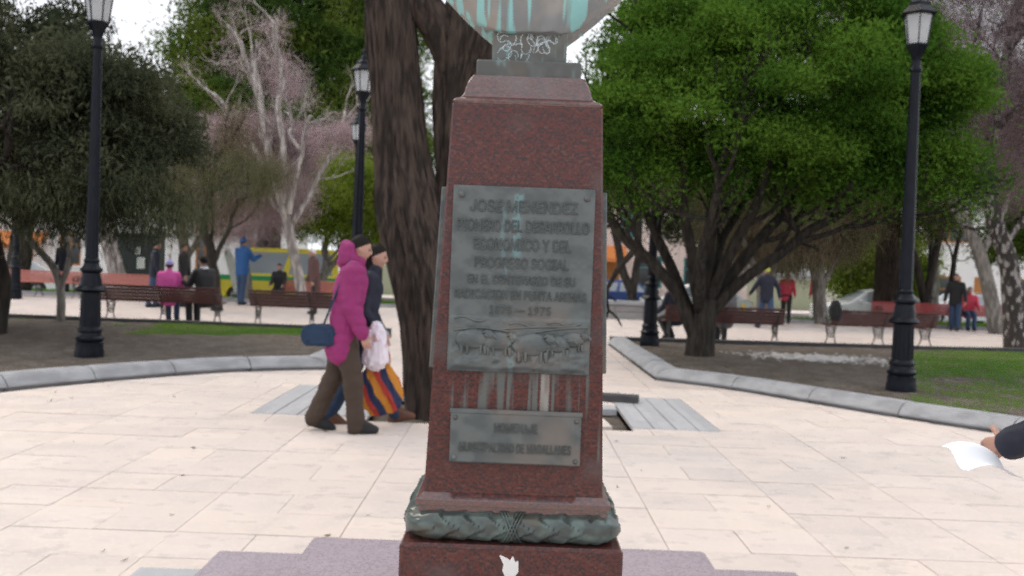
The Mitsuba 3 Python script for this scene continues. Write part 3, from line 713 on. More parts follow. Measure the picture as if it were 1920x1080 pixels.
# ------------------------------------------------------------------ trees
def leaves(r, C, length, width, bias=(0, 0, 0), spread=1.0, jl=0.4):
    n = len(C)
    d = r.normal(0, 1, (n, 3)) * spread + np.asarray(bias)
    d /= np.linalg.norm(d, axis=1, keepdims=True) + 1e-9
    s = np.cross(d, r.normal(0, 1, (n, 3))); s /= np.linalg.norm(s, axis=1, keepdims=True) + 1e-9
    l = length * r.uniform(1 - jl, 1 + jl, n)[:, None]; w = width * r.uniform(0.7, 1.3, n)[:, None]
    v = np.stack([C, C + d * l * 0.45 + s * w / 2, C + d * l, C + d * l * 0.45 - s * w / 2], 1).reshape(-1, 3)
    i = np.arange(n)[:, None] * 4
    return trimesh.Trimesh(v, np.concatenate([i + [0, 1, 2], i + [0, 2, 3]]), process=False)

def needles(r, C, length, width, bias=(0, 0, 0), spread=1.0):
    n = len(C)
    d = r.normal(0, 1, (n, 3)) * spread + np.asarray(bias)
    d /= np.linalg.norm(d, axis=1, keepdims=True) + 1e-9
    s = np.cross(d, r.normal(0, 1, (n, 3))); s /= np.linalg.norm(s, axis=1, keepdims=True) + 1e-9
    l = length * r.uniform(0.5, 1.4, n)[:, None]
    v = np.stack([C - s * width / 2, C + s * width / 2, C + d * l], 1).reshape(-1, 3)
    return trimesh.Trimesh(v, np.arange(3 * n).reshape(-1, 3), process=False)

def lobes_points(r, lobes, n, inner=0.55, zmin=-1e9, seed=0, gap=0.42, gf=0.9):
    out = []
    vol = np.array([l[3] * l[4] * l[5] for l in lobes])**(2 / 3); vol /= vol.sum()
    for l, q in zip(lobes, vol):
        m = int(n * q * 1.9) + 4
        u = r.normal(0, 1, (m, 3)); u /= np.linalg.norm(u, axis=1, keepdims=True)
        rad = (inner**3 + (1 - inner**3) * r.random(m))**(1 / 3)
        rad *= 0.86 + 0.28 * meshkit.fbm(u * 2.2 + np.array(l[:3]), 3, seed)
        P = np.array(l[:3]) + u * rad[:, None] * np.array(l[3:6])
        keep = (P[:, 2] > zmin) & (meshkit.fbm(P * gf, 2, seed + 5) > gap - 0.10 * r.random(m))
        out.append(P[keep][:int(n * q) + 1])
    return np.vstack(out)

def clump(r, C, per, s):
    n = len(C)
    sz = s * r.uniform(0.6, 1.4, n)
    P = C[:, None] + r.normal(0, 1, (n, per, 3)) * sz[:, None, None] * np.array([1, 1, 0.75])
    return P.reshape(-1, 3)

def limb(P, r0, r1, n=8, steps=None, wob=0.0, r=None, power=1.0):
    P = np.asarray(P, float)
    Q = spline(P, steps or len(P) * 5)
    if wob and r is not None:
        s = np.linspace(0, 1, len(Q))[:, None]
        ph = r.uniform(0, 6.28, (3, 3))
        W = sum(np.sin(s * (2.5 + 3 * k) * 3 + ph[k]) / (k + 1) for k in range(3))
        Q = Q + wob * W * np.sin(s * np.pi / 2)
    t = np.linspace(0, 1, len(Q))
    return tube(Q, r0 + (r1 - r0) * t**power, n), Q

def sublobes(r, C, per, rmin, rmax, flat=0.6):
    """Leaf positions in many small boughs, each fuller on its upper side."""
    out = []
    for c in C:
        R = r.uniform(rmin, rmax); m = int(per * (R / ((rmin + rmax) / 2))**2)
        u = r.normal(0, 1, (m, 3)); u /= np.linalg.norm(u, axis=1, keepdims=True)
        u[:, 2] = np.where(u[:, 2] < -0.25, -u[:, 2] * 0.6, u[:, 2])
        q = r.random(m)**0.42 * (0.75 + 0.5 * meshkit.fbm(u * 2.5 + c, 2, 3))
        out.append(c + u * q[:, None] * R * np.array([1, 1, flat]))
    return np.vstack(out)

def branching(r, p, d, length, rad, depth, split=(2, 3), angle=0.5, up=0.15, shrink=0.72, out=None, tips=None):
    """Recursive limbs: appends tubes to out and (point, direction) to tips."""
    d = d / np.linalg.norm(d)
    q = p + d * length * 0.5 + r.normal(0, 0.06, 3) * length
    d2 = d + r.normal(0, 0.18, 3) + np.array([0, 0, up]); d2 /= np.linalg.norm(d2)
    e = q + d2 * length * 0.5
    Q = spline([p, q, e], 6)
    out.append(tube(Q, np.linspace(rad, rad * 0.68, 6), 6 if rad > 0.03 else 4, closed=False))
    tips += [(x, d2) for x in Q[2:]] if depth <= 1 else []
    if depth == 0: return
    for k in range(r.integers(split[0], split[1] + 1)):
        a = r.normal(0, 1, 3); a -= d2 * np.dot(a, d2); a /= np.linalg.norm(a)
        nd = d2 * math.cos(angle) + a * math.sin(angle) * r.uniform(0.6, 1.3) + np.array([0, 0, up * 0.5])
        start = e if k < 2 else Q[3]
        branching(r, start, nd, length * shrink * r.uniform(0.8, 1.15), rad * 0.64, depth - 1, split, angle, up, shrink, out, tips)

# --- the twin-trunk tree behind the pedestal, deep furrowed bark
tw = thing('twin_trunk_tree', 'massive furrowed brown tree with two trunks right behind the pedestal', 'tree')
def furrowed(path, rad, seed, nr=170, ns=190, depth=0.055, squash=1.0):
    Q = spline(path, ns); R = np.interp(np.linspace(0, 1, ns), np.linspace(0, 1, len(rad)), rad)
    tan, U, Vv = sweep_frames(Q)
    a = np.arange(nr) / nr * 2 * np.pi
    s = np.concatenate([[0], np.cumsum(np.linalg.norm(np.diff(Q, axis=0), axis=1))])
    A, S = np.meshgrid(a, s)
    f1 = meshkit.fbm(np.stack([np.cos(A) * 5.5 + 0.25 * S, np.sin(A) * 5.5, S * 0.55], -1), 3, seed)
    f2 = meshkit.fbm(np.stack([np.cos(A) * 1.5, np.sin(A) * 1.5 + 0.2 * S, S * 0.35], -1), 2, seed + 3)
    f3 = meshkit.fbm(np.stack([np.cos(A) * 15, np.sin(A) * 15, S * 2.2], -1), 2, seed + 6)
    rr = R[:, None] * (0.88 + 0.30 * f2) - depth * (1 - np.abs(2 * f1 - 1) * 1.6) - 0.018 * (1 - np.abs(2 * f3 - 1))
    v = Q[:, None] + rr[..., None] * (np.cos(A)[..., None] * U[:, None] + np.sin(A)[..., None] * Vv[:, None])
    v = v.reshape(-1, 3)
    i = np.arange(ns - 1)[:, None] * nr; j = np.arange(nr)[None]; jn = (j + 1) % nr
    f = np.concatenate([np.stack([i + j, i + jn, i + nr + jn], -1).reshape(-1, 3), np.stack([i + j, i + nr + jn, i + nr + j], -1).reshape(-1, 3)])
    return trimesh.Trimesh(v, f, process=False)
lt = furrowed([(-0.50, 9.05, -0.15), (-0.58, 9.05, 0.15), (-0.72, 9.05, 0.88), (-0.86, 9.05, 1.47), (-1.02, 9.05, 2.02), (-1.13, 9.05, 2.62), (-1.20, 9.05, 3.26), (-1.26, 9.05, 3.86), (-1.35, 9.1, 5.0), (-1.3, 9.2, 7.0)],
              [0.50, 0.42, 0.37, 0.355, 0.33, 0.29, 0.265, 0.27, 0.25, 0.18], 3)
rt = furrowed([(-0.20, 9.15, -0.15), (-0.26, 9.15, 0.3), (-0.38, 9.15, 0.9), (-0.46, 9.15, 1.5), (-0.52, 9.15, 2.1), (-0.585, 9.15, 2.6), (-0.585, 9.15, 3.05), (-0.50, 9.15, 3.5), (-0.38, 9.15, 3.95), (-0.05, 9.2, 5.0), (0.1, 9.3, 7.0)],
              [0.50, 0.42, 0.36, 0.30, 0.26, 0.23, 0.235, 0.32, 0.33, 0.26, 0.16], 9)
part(tw, 'trunk', lt, 'bark_brown', smooth=True)
part(tw, 'trunk', rt, 'bark_brown', smooth=True)
br, tips = [], []
r = np.random.default_rng(21)
part(tw, 'limb', furrowed([(-0.62, 9.15, 3.25), (-0.78, 9.12, 3.62), (-0.98, 9.1, 3.86), (-1.25, 9.05, 4.05)], [0.17, 0.19, 0.20, 0.2], 5, 60, 60, 0.02), 'bark_brown', smooth=True)
for p, d in (((-1.3, 9.2, 6.5), (-0.5, 0.2, 1)), ((0.1, 9.3, 6.5), (0.5, 0.3, 1)), ((-1.33, 9.1, 5.4), (-1, 0.3, 0.7)), ((0.0, 9.2, 5.4), (1, -0.2, 0.8)), ((-0.6, 9.2, 6.3), (0, 1, 0.8))):
    branching(r, np.array(p), np.array(d, float), 1.9, 0.15, 3, out=br, tips=tips)
part(tw, 'limbs', cat(br), 'bark_brown', smooth=True)
C = np.array([t[0] for t in tips]); C = C[C[:, 2] > 6.2]
part(tw, 'crown', leaves(r, clump(r, C, 90, 0.32), 0.10, 0.035), 'leaf_conifer', stuff=True)

# --- the dark bushy tree at left
r = np.random.default_rng(31)
dk = thing('dark_tree', 'dark olive bushy tree with low hanging foliage at the left edge', 'tree')
tr, tips = [], []
m_, _ = limb([(-8.02, 14.7, -0.1), (-7.98, 14.7, 0.9), (-8.15, 14.7, 1.7), (-8.5, 14.8, 2.6)], 0.27, 0.20, 12, wob=0.04, r=r); tr.append(m_)
for d in ((-1, 0, 1), (0.9, -0.2, 0.6), (0.2, 0.8, 0.8), (0.1, -0.8, 0.8), (1.3, 0.2, 0.45), (-0.5, 0.1, 1.2), (0.7, -0.7, 0.4)):
    branching(r, np.array((-8.25, 14.7, 2.0)), np.array(d, float), 1.2, 0.10, 3, angle=0.55, out=tr, tips=tips)
part(dk, 'trunk', cat(tr), 'bark_dark', smooth=True)
lob = [(-9.2, 14.7, 3.9, 3.1, 3.0, 2.1), (-7.2, 14.5, 3.3, 1.9, 2.2, 1.5), (-6.55, 14.6, 2.9, 1.5, 1.7, 1.15), (-9.8, 14.4, 3.2, 2.4, 2.4, 2.1), (-7.9, 13.8, 3.4, 2.1, 1.5, 1.6), (-6.5, 14.8, 3.45, 1.3, 1.6, 0.75)]
SL = lobes_points(r, lob, 150, 0.62, 2.0, 3, 0.30, 0.7)
P1 = sublobes(r, SL, 1050, 0.34, 0.75, 0.9)
fill = clump(r, lobes_points(r, lob, 420, 0.1, 1.9, 4, 0.30, 0.7), 40, 0.30)
hang = lobes_points(r, [(-7.2, 14.6, 2.25, 2.9, 2.0, 0.7), (-6.4, 14.6, 2.3, 1.3, 1.5, 0.7)], 360, 0.2, 1.5, 8, 0.40, 1.4)
P2 = clump(r, hang, 40, 0.20)
part(dk, 'crown', cat(leaves(r, np.vstack([P1, fill]), 0.11, 0.030, (0, 0, -0.8)), leaves(r, P2, 0.15, 0.02, (0, 0, -1.6), 0.6)), 'leaf_olive', stuff=True)
part(dk, 'bare_twigs', needles(r, clump(r, np.vstack([hang[::4], SL[::2]]), 14, 0.28), 0.40, 0.006, (0.2, 0, -0.5)), 'twig_brown', stuff=True)

# --- the spreading green tree at right
r = np.random.default_rng(41)
gt = thing('spreading_tree', 'spreading bright green tree on a short trunk of many fanning limbs', 'tree')
tr, tips = [], []
base = np.array((3.05, 15.4, -0.05))
m_, _ = limb([base, (3.06, 15.4, 0.3), (3.09, 15.4, 0.65), (3.12, 15.4, 1.0)], 0.26, 0.20, 14, power=0.6); tr.append(m_)
LIMBS = [([(2.98, 15.4, 0.35), (2.55, 15.3, 1.15), (2.0, 15.2, 1.75), (1.45, 15.1, 2.25), (0.9, 15.0, 2.75)], 0.15),
         ([(3.0, 15.5, 0.5), (2.6, 15.6, 1.4), (2.15, 15.8, 2.25), (1.75, 15.9, 3.1), (1.4, 16, 3.9)], 0.13),
         ([(3.05, 15.4, 0.7), (2.85, 15.2, 1.6), (2.6, 15.0, 2.5), (2.45, 14.8, 3.4), (2.2, 14.7, 4.4)], 0.13),
         ([(3.1, 15.4, 0.9), (3.15, 15.5, 1.8), (3.2, 15.6, 2.7), (3.15, 15.7, 3.7), (3.1, 15.8, 4.8)], 0.15),
         ([(3.15, 15.4, 0.9), (3.45, 15.2, 1.75), (3.75, 15.0, 2.6), (3.95, 14.8, 3.5), (4.2, 14.7, 4.5)], 0.13),
         ([(3.15, 15.45, 0.8), (3.65, 15.5, 1.55), (4.25, 15.5, 2.3), (4.75, 15.6, 3.1), (5.2, 15.7, 4.1)], 0.14),
         ([(3.12, 15.4, 0.65), (3.7, 15.3, 1.35), (4.45, 15.2, 1.98), (5.25, 15.1, 2.5), (6.2, 15.0, 3.05)], 0.13),
         ([(4.2, 15.25, 1.8), (4.9, 15.1, 2.12), (5.4, 15.0, 2.25), (5.9, 14.9, 2.3), (6.3, 14.9, 2.5)], 0.06),
         ([(3.1, 15.5, 0.8), (3.4, 15.9, 1.7), (3.9, 16.4, 2.7), (4.6, 16.8, 3.6)], 0.12),
         ([(3.0, 15.3, 0.8), (2.9, 14.7, 1.7), (2.9, 14.1, 2.6), (3.1, 13.7, 3.5)], 0.11)]
for P, rad in LIMBS:
    m_, Q = limb(P, rad * 0.80, rad * 0.36, 8, 22, 0.05, r); tr.append(m_)
    for k in (8, 11, 14, 16, 18, 20, 21):
        d = Q[k] - Q[k - 2]; d /= np.linalg.norm(d)
        branching(r, Q[k], d + r.normal(0, 0.55, 3), 0.75, rad * 0.36, 2, angle=0.5, up=0.12, out=tr, tips=tips)
part(gt, 'trunk', cat(tr), 'bark_dark', smooth=True)
lob = [(4.2, 15.4, 4.25, 3.0, 2.7, 1.75), (2.3, 15.3, 4.1, 1.6, 2.0, 1.5), (1.6, 15.2, 3.45, 1.0, 1.5, 1.0), (5.7, 15.3, 3.9, 1.4, 2.0, 1.3), (6.35, 15.2, 3.4, 0.75, 1.3, 0.9), (3.5, 14.2, 4.3, 2.2, 1.5, 1.4), (5.0, 14.4, 4.2, 1.6, 1.4, 1.3),
       (2.9, 15.4, 4.9, 1.4, 1.6, 1.0), (4.7, 15.3, 5.0, 1.2, 1.6, 0.9)]
SL = lobes_points(r, lob, 270, 0.66, 2.6, 13, 0.20, 0.9)
inn = np.array([t[0] for t in tips]); inn = inn[inn[:, 2] > 2.4]
low = lobes_points(r, [(1.8, 15.2, 2.75, 1.0, 1.2, 0.45), (5.6, 15.0, 2.8, 1.7, 1.2, 0.45), (6.4, 15.1, 3.0, 0.6, 1.0, 0.5), (4.4, 15.3, 2.95, 0.9, 1.0, 0.35)], 190, 0.1, 2.2, 17, 0.42, 1.3)
P1 = np.vstack([sublobes(r, SL, 820, 0.30, 0.66, 0.85), clump(r, inn[::3], 22, 0.22), clump(r, low, 34, 0.20), clump(r, lobes_points(r, lob, 700, 0.3, 2.6, 19, 0.25, 0.9), 40, 0.25)])
part(gt, 'crown', leaves(r, P1, 0.085, 0.027, (0, 0, 0.35)), 'leaf_green', stuff=True)

# --- lilac-grey bare tree behind the left benches
r = np.random.default_rng(51)
li = thing('lilac_tree', 'pale limbed tree in a haze of pinkish twigs behind the left benches', 'tree')
tr, tips = [], []
LL = [([(-5.85, 27, -0.05), (-6.05, 27, 1.0), (-6.35, 27, 2.2), (-6.75, 27, 3.6), (-7.05, 27, 4.9), (-7.3, 27, 6.0), (-7.5, 27, 6.9)], 0.16),
      ([(-7.3, 27, 6.0), (-7.75, 27, 7.1), (-8.2, 27, 7.8)], 0.085),
      ([(-6.45, 26.9, 2.9), (-6.55, 26.9, 4.4), (-6.72, 26.9, 5.6), (-6.6, 26.9, 6.5), (-6.9, 26.9, 7.9)], 0.115),
      ([(-6.3, 26.8, 2.6), (-6.1, 26.8, 3.7), (-6.0, 26.8, 4.6), (-5.75, 26.8, 5.4)], 0.085),
      ([(-6.02, 26.8, 4.4), (-6.35, 26.8, 4.9), (-6.3, 26.8, 5.6)], 0.055),
      ([(-6.6, 27.1, 3.2), (-7.3, 27.1, 4.3), (-7.8, 27.1, 5.0), (-8.6, 27.1, 5.9)], 0.10),
      ([(-6.2, 27, 2.4), (-5.6, 27.2, 3.6), (-5.2, 27.2, 4.6), (-4.9, 27.2, 5.6)], 0.08),
      ([(-6.4, 27.2, 2.8), (-6.9, 27.5, 3.6), (-7.6, 27.8, 4.1)], 0.08)]
for P, rad in LL:
    m_, Q = limb(P, rad, rad * 0.5, 8, 18, 0.05, r); tr.append(m_)
    for k in (6, 9, 11, 13, 15, 17):
        branching(r, Q[k], Q[k] - Q[k - 2] + r.normal(0, 0.4, 3), 0.65, rad * 0.25, 2, angle=0.5, up=0.2, out=tr, tips=tips)
part(li, 'trunk', cat(tr), 'bark_pale', smooth=True)
C = np.array([t[0] for t in tips]); C = C[(C[:, 2] > 2.6)]; C = C[(C[:, 2] < 5.2) | (r.random(len(C)) < 0.06)] + (0, 0.5, 0); C = C[(C[:, 0] < -6.0) | ((C[:, 2] > 4.5) & (r.random(len(C)) < 0.45))]
C2 = lobes_points(r, [(-7.5, 28.2, 4.1, 1.3, 0.9, 1.35), (-6.5, 28.2, 3.9, 1.2, 0.9, 1.4), (-6.8, 27.9, 6.4, 0.4, 0.4, 0.4), (-8.0, 28.2, 2.7, 1.5, 1.2, 1.0)], 760, 0.2, 1.8, 23, 0.40, 0.8)
C2 = C2[(C2[:, 0] < -6.1) | (C2[:, 2] > 4.4)]
part(li, 'twigs', needles(r, np.vstack([clump(r, C, 45, 0.20), clump(r, C2, 62, 0.22)]), 0.32, 0.011, (0.1, 0, 0.5)), 'twig_lilac', stuff=True)

# --- generic builders for the trees further back
def conifer(name, label, x, y, h, rad, seed, leafm, barkm, z0=-0.05, skirt=0.12, n=700, per=90, cl=0.4, ll=0.28, lw=0.05, droop=-0.4, group=None):
    r = np.random.default_rng(seed)
    k = thing(name, label, 'tree', group)
    part(k, 'trunk', limb([(x, y, z0), (x + 0.1, y, h * 0.4), (x, y, h)], rad * 0.085 + 0.08, 0.04, 10)[0], barkm, smooth=True)
    t = r.random(n)**1.25
    zz = h * (skirt + (1 - skirt) * t)
    R = rad * (1 - t)**0.75 * (0.55 + 0.6 * meshkit.fbm(np.stack([t * 14, r.random(n), 0 * t], -1), 2, seed)) + 0.15
    a = r.uniform(0, 2 * np.pi, n); q = np.sqrt(r.uniform(0.25, 1, n))
    C = np.stack([x + np.cos(a) * R * q, y + np.sin(a) * R * q, zz - 0.25 * R * q], 1)
    C = C[meshkit.fbm(C * 0.5, 2, seed + 2) > 0.40]
    part(k, 'crown', leaves(r, clump(r, C, per, cl), ll, lw, (0, 0, droop)), leafm, stuff=True)
    return k

def bushy(name, label, stems, lobes, seed, leafm, barkm, n=300, per=70, cl=0.28, ll=0.14, lw=0.045, twig=None, bias=(0, 0, 0), inner=0.4, zmin=0.1, needle=False, gap=0.40, nlen=0.4, nw=0.012, depth=2, kind='tree', brl=0.9, group=None):
    r = np.random.default_rng(seed)
    k = thing(name, label, kind, group)
    tr, tips = [], []
    for P, r0, r1 in stems:
        m_, Q = limb(P, r0, r1, 8, 16, 0.05, r); tr.append(m_)
        if depth:
            for q in (9, 12, 15):
                branching(r, Q[q], Q[q] - Q[q - 2] + r.normal(0, 0.3, 3) * 0.3, brl, r1 * 0.6, depth, angle=0.5, up=0.15, out=tr, tips=tips)
    part(k, 'trunk', cat(tr), barkm, smooth=True)
    C = lobes_points(r, lobes, n, inner, zmin, seed, gap, 0.8)
    if tips:
        tt = np.array([t[0] for t in tips]); C = np.vstack([C, tt[::2]])
    P = clump(r, C, per, cl)
    part(k, 'twigs' if needle else 'crown', needles(r, P, nlen, nw, bias) if needle else leaves(r, P, ll, lw, bias), leafm, stuff=True)
    if twig:
        part(k, 'bare_twigs', needles(r, clump(r, C, 14, cl * 1.3), 0.5, 0.012, (0, 0, -0.4)), twig, stuff=True)
    return k

conifer('conifer', 'tall dark conifer rising out of the frame behind the lilac tree', -10.6, 41.5, 21.0, 6.0, 61, 'leaf_conifer', 'bark_dark', -0.5, 0.27, 2300, 85, 0.48, 0.36, 0.065)
conifer('conifer', 'second tall conifer half hidden behind the twin trunks', -6.4, 44.5, 16.0, 3.6, 62, 'leaf_conifer', 'bark_dark', -0.5, 0.26, 900, 90, 0.42, 0.34, 0.06)
bushy('bushy_tree', 'yellow green bushy tree left of the twin trunks', [([(-6.35, 32, -0.02), (-6.3, 32, 0.9), (-6.2, 32, 2.0)], 0.16, 0.1), ([(-6.3, 32, 0.8), (-5.6, 32, 1.8), (-5.2, 32, 2.6)], 0.1, 0.06), ([(-5.0, 32.4, -0.02), (-5.1, 32.4, 1.2), (-5.0, 32.4, 2.2)], 0.15, 0.09)],
      [(-6.1, 32, 3.5, 1.45, 1.4, 1.5), (-5.0, 32.2, 3.3, 1.0, 1.2, 1.35), (-6.9, 32, 2.9, 0.8, 1.0, 1.0)], 63, 'leaf_lime', 'bark_grey', 420, 80, 0.22, 0.13, 0.035, zmin=1.5, bias=(0, 0, -0.6))
bi = bushy('birch_tree', 'tall blotchy black and white barked tree at the right edge', [([(10.7, 20.3, -0.05), (10.62, 20.3, 0.8), (10.45, 20.3, 1.74), (10.2, 20.3, 2.55), (9.97, 20.3, 3.64), (10.05, 20.3, 4.77), (10.22, 20.3, 6.0), (10.5, 20.3, 8.0)], 0.25, 0.09),
      ([(9.97, 20.3, 3.6), (9.4, 20.2, 4.6), (8.9, 20.1, 5.6), (8.5, 20, 6.6), (8.2, 20, 7.6)], 0.10, 0.05), ([(10.05, 20.3, 4.6), (10.7, 20.2, 5.4), (11.3, 20.1, 6.3)], 0.07, 0.04), ([(9.6, 20.2, 4.3), (9.5, 20.4, 5.6), (9.7, 20.5, 7.0)], 0.06, 0.03), ([(10.3, 20.3, 2.2), (10.9, 20.1, 3.2), (11.2, 20, 4.4)], 0.08, 0.04)],
      [(9.5, 20.4, 6.0, 1.8, 1.5, 2.0), (10.9, 20.4, 5.2, 1.2, 1.2, 2.2), (8.9, 20.6, 4.6, 1.1, 1.2, 1.4)], 64, 'twig_plum', 'bark_birch', 420, 55, 0.30, needle=True, nlen=0.45, nw=0.009, bias=(0, 0, 0.3), zmin=3.0, depth=3)
bushy('leaning_tree', 'grey tree leaning left just behind the right hand lamp post', [([(13.7, 27, -0.02), (13.5, 27, 0.8), (13.02, 27, 2.42), (12.38, 27, 3.6), (11.82, 27, 4.6), (11.5, 27, 6.2)], 0.24, 0.10), ([(13.1, 27, 2.2), (13.7, 27, 3.4), (13.9, 27, 4.6)], 0.11, 0.05)],
      [(12.6, 27.4, 5.6, 1.8, 1.6, 1.6), (14.0, 27.4, 5.0, 1.4, 1.5, 1.5)], 65, 'twig_plum', 'bark_grey', 260, 55, 0.32, needle=True, nlen=0.5, nw=0.012, bias=(0, 0, 0.3), zmin=3.0)
conifer('broad_conifer', 'thick trunked shaggy conifer behind the right hand lamp post', 12.1, 31, 8.5, 2.2, 66, 'leaf_conifer', 'bark_brown', -0.02, 0.42, 420, 80, 0.32, 0.24, 0.045)
scene['broad_conifer__trunk'] = mikit.ply(limb([(12.15, 31, -0.05), (12.1, 31, 1.5), (12.08, 31, 3.2), (12.1, 31, 6)], 0.50, 0.24, 14, 24, 0.03, np.random.default_rng(3))[0], 'bark_brown', smooth=True)
bushy('forked_tree', 'dark V forked tree in front of the white building at right', [([(12.95, 30, -0.05), (12.95, 30, 0.6), (13.15, 30, 2.2), (13.5, 30, 3.9), (13.8, 30, 5)], 0.17, 0.08), ([(12.95, 30, 0.5), (12.6, 30, 1.9), (12.2, 30, 3.4), (11.9, 30, 4.8)], 0.14, 0.07), ([(14.2, 30.6, -0.05), (14.0, 30.6, 1.6), (14.35, 30.6, 3.4)], 0.12, 0.06)],
      [(12.8, 30.4, 5.4, 1.6, 1.3, 1.2)], 67, 'twig_brown', 'bark_dark', 160, 55, 0.3, needle=True, nlen=0.45, nw=0.014, zmin=3.4)
bushy('forked_tree', 'slim dark tree forked low, just right of the pedestal', [([(3.55, 28, -0.05), (3.5, 28, 0.7), (3.1, 28, 1.7), (2.75, 28, 3.0), (2.6, 28, 4.2)], 0.15, 0.08), ([(3.52, 28, 0.6), (3.6, 28, 1.7), (3.65, 28, 3.0), (4.0, 28, 4.2)], 0.12, 0.06)],
      [(3.3, 28.4, 4.6, 1.7, 1.3, 1.2)], 68, 'twig_brown', 'bark_dark', 160, 55, 0.3, needle=True, nlen=0.45, nw=0.014, zmin=3.0)
bushy('willowy_tree', 'brown drooping tree standing over the yellow capped walker', [([(7.25, 27.5, -0.05), (7.2, 27.5, 1.0), (7.15, 27.5, 2.4), (7.3, 27.5, 4.0)], 0.22, 0.12), ([(7.2, 27.5, 1.0), (7.8, 27.5, 2.4), (8.4, 27.5, 3.6)], 0.1, 0.06), ([(7.2, 27.5, 1.1), (6.6, 27.5, 2.4), (6.2, 27.5, 3.4)], 0.1, 0.06)],
      [(7.2, 27.8, 3.2, 1.5, 1.3, 1.4), (6.3, 27.8, 2.5, 0.8, 1.0, 1.3), (8.3, 27.8, 2.9, 0.9, 1.0, 1.3), (7.4, 27.8, 1.9, 0.9, 0.8, 1.1)], 69, 'twig_brown', 'bark_grey', 330, 60, 0.26, needle=True, nlen=0.6, nw=0.014, bias=(0, 0, -1.2), zmin=0.8)
bushy('willowy_tree', 'brown drooping tree behind the two right hand benches', [([(9.35, 29, -0.05), (9.3, 29, 1.0), (9.2, 29, 2.4), (9.3, 29, 4.0)], 0.24, 0.12), ([(9.3, 29, 1.0), (9.9, 29, 2.4), (10.3, 29, 3.6)], 0.1, 0.06), ([(9.25, 29, 0.9), (8.9, 29, 2.0), (8.5, 29, 3.2)], 0.1, 0.06)],
      [(9.3, 29.3, 3.4, 1.4, 1.3, 1.5), (10.2, 29.3, 3.4, 0.9, 1.0, 1.2), (8.6, 29.3, 2.7, 0.8, 0.9, 1.2)], 70, 'twig_brown', 'bark_grey', 300, 60, 0.26, needle=True, nlen=0.6, nw=0.014, bias=(0, 0, -1.2), zmin=1.0)
bushy('round_shrub', 'bright green round shrub behind the silver car', [([(14.6, 39, -0.56), (14.6, 39, 0.6), (14.5, 39, 1.6)], 0.12, 0.08)], [(14.0, 38.6, 1.9, 1.5, 1.3, 1.5), (15.6, 38.8, 2.0, 1.3, 1.3, 1.5)], 71, 'leaf_lime', 'bark_dark', 360, 80, 0.26, 0.16, 0.06, zmin=-0.3, kind='shrub')
bushy('thin_tree', 'thin forked tree in the left bed beside the lamp post', [([(-8.25, 17.6, 0.0), (-8.3, 17.6, 0.7), (-8.55, 17.6, 1.25), (-9.05, 17.6, 1.9), (-9.4, 17.6, 2.7)], 0.085, 0.05), ([(-8.3, 17.6, 0.65), (-8.15, 17.6, 1.3), (-8.3, 17.6, 2.0), (-8.2, 17.6, 2.8)], 0.06, 0.04)],
      [(-8.7, 17.8, 2.6, 1.2, 0.9, 0.8)], 72, 'twig_brown', 'bark_grey', 90, 50, 0.22, needle=True, nlen=0.4, nw=0.009, bias=(0, 0, -0.8), zmin=1.6)
bushy('leaning_tree', 'pale tree with two leaning white stems behind the left lamp post', [([(-11.7, 29, -0.02), (-11.95, 29, 0.6), (-12.35, 29, 1.7), (-12.7, 29, 2.6), (-13.2, 29, 3.8)], 0.19, 0.11), ([(-11.75, 29.1, -0.02), (-11.85, 29.1, 0.7), (-12.15, 29.1, 1.8), (-12.4, 29.1, 3.0)], 0.17, 0.1)],
      [(-12.6, 29.3, 4.2, 1.6, 1.3, 1.3)], 73, 'twig_lilac', 'bark_pale', 160, 55, 0.3, needle=True, nlen=0.5, nw=0.013, bias=(0, 0, -0.4), zmin=2.4)
bushy('slim_tree', 'slim dark trunked tree right of the seated man in black', [([(-7.35, 24, -0.02), (-7.45, 24, 0.7), (-7.53, 24, 1.3), (-7.7, 24, 2.1), (-7.6, 24, 3.2)], 0.16, 0.08), ([(-7.5, 24, 1.1), (-7.2, 24, 1.9), (-6.9, 24, 2.8)], 0.07, 0.04)],
      [(-7.5, 24.2, 3.2, 1.5, 1.0, 1.0), (-8.4, 24.2, 2.6, 0.8, 0.8, 0.9)], 74, 'twig_brown', 'bark_dark', 100, 40, 0.26, needle=True, nlen=0.5, nw=0.012, bias=(0, 0, -0.9), zmin=1.7)
bushy('slim_tree', 'slim grey tree behind the man in blue', [([(-8.1, 29.6, -0.02), (-8.2, 29.6, 1.0), (-8.4, 29.6, 2.2), (-8.7, 29.6, 3.4)], 0.14, 0.07)],
      [(-8.5, 29.8, 3.4, 1.3, 1.0, 1.3), (-9.4, 29.8, 3.0, 0.9, 0.9, 1.2)], 75, 'twig_brown', 'bark_grey', 90, 40, 0.28, needle=True, nlen=0.5, nw=0.013, bias=(0, 0, -0.7), zmin=1.8)
bushy('willowy_tree', 'olive drooping tree behind the dark kiosk at left', [([(-10.6, 31, -0.02), (-10.6, 31, 1.2), (-10.8, 31, 2.6), (-10.7, 31, 4)], 0.22, 0.12), ([(-10.6, 31, 1.1), (-10.0, 31, 2.2), (-9.5, 31, 3.2)], 0.1, 0.06)],
      [(-10.9, 31.2, 3.6, 1.7, 1.2, 1.6), (-9.9, 31.2, 3.0, 1.0, 1.0, 1.0), (-12.2, 31.2, 3.6, 1.2, 1.1, 1.2)], 76, 'leaf_olive', 'bark_grey', 120, 45, 0.26, 0.2, 0.03, bias=(0, 0, -1.4), zmin=1.9, twig='twig_brown')
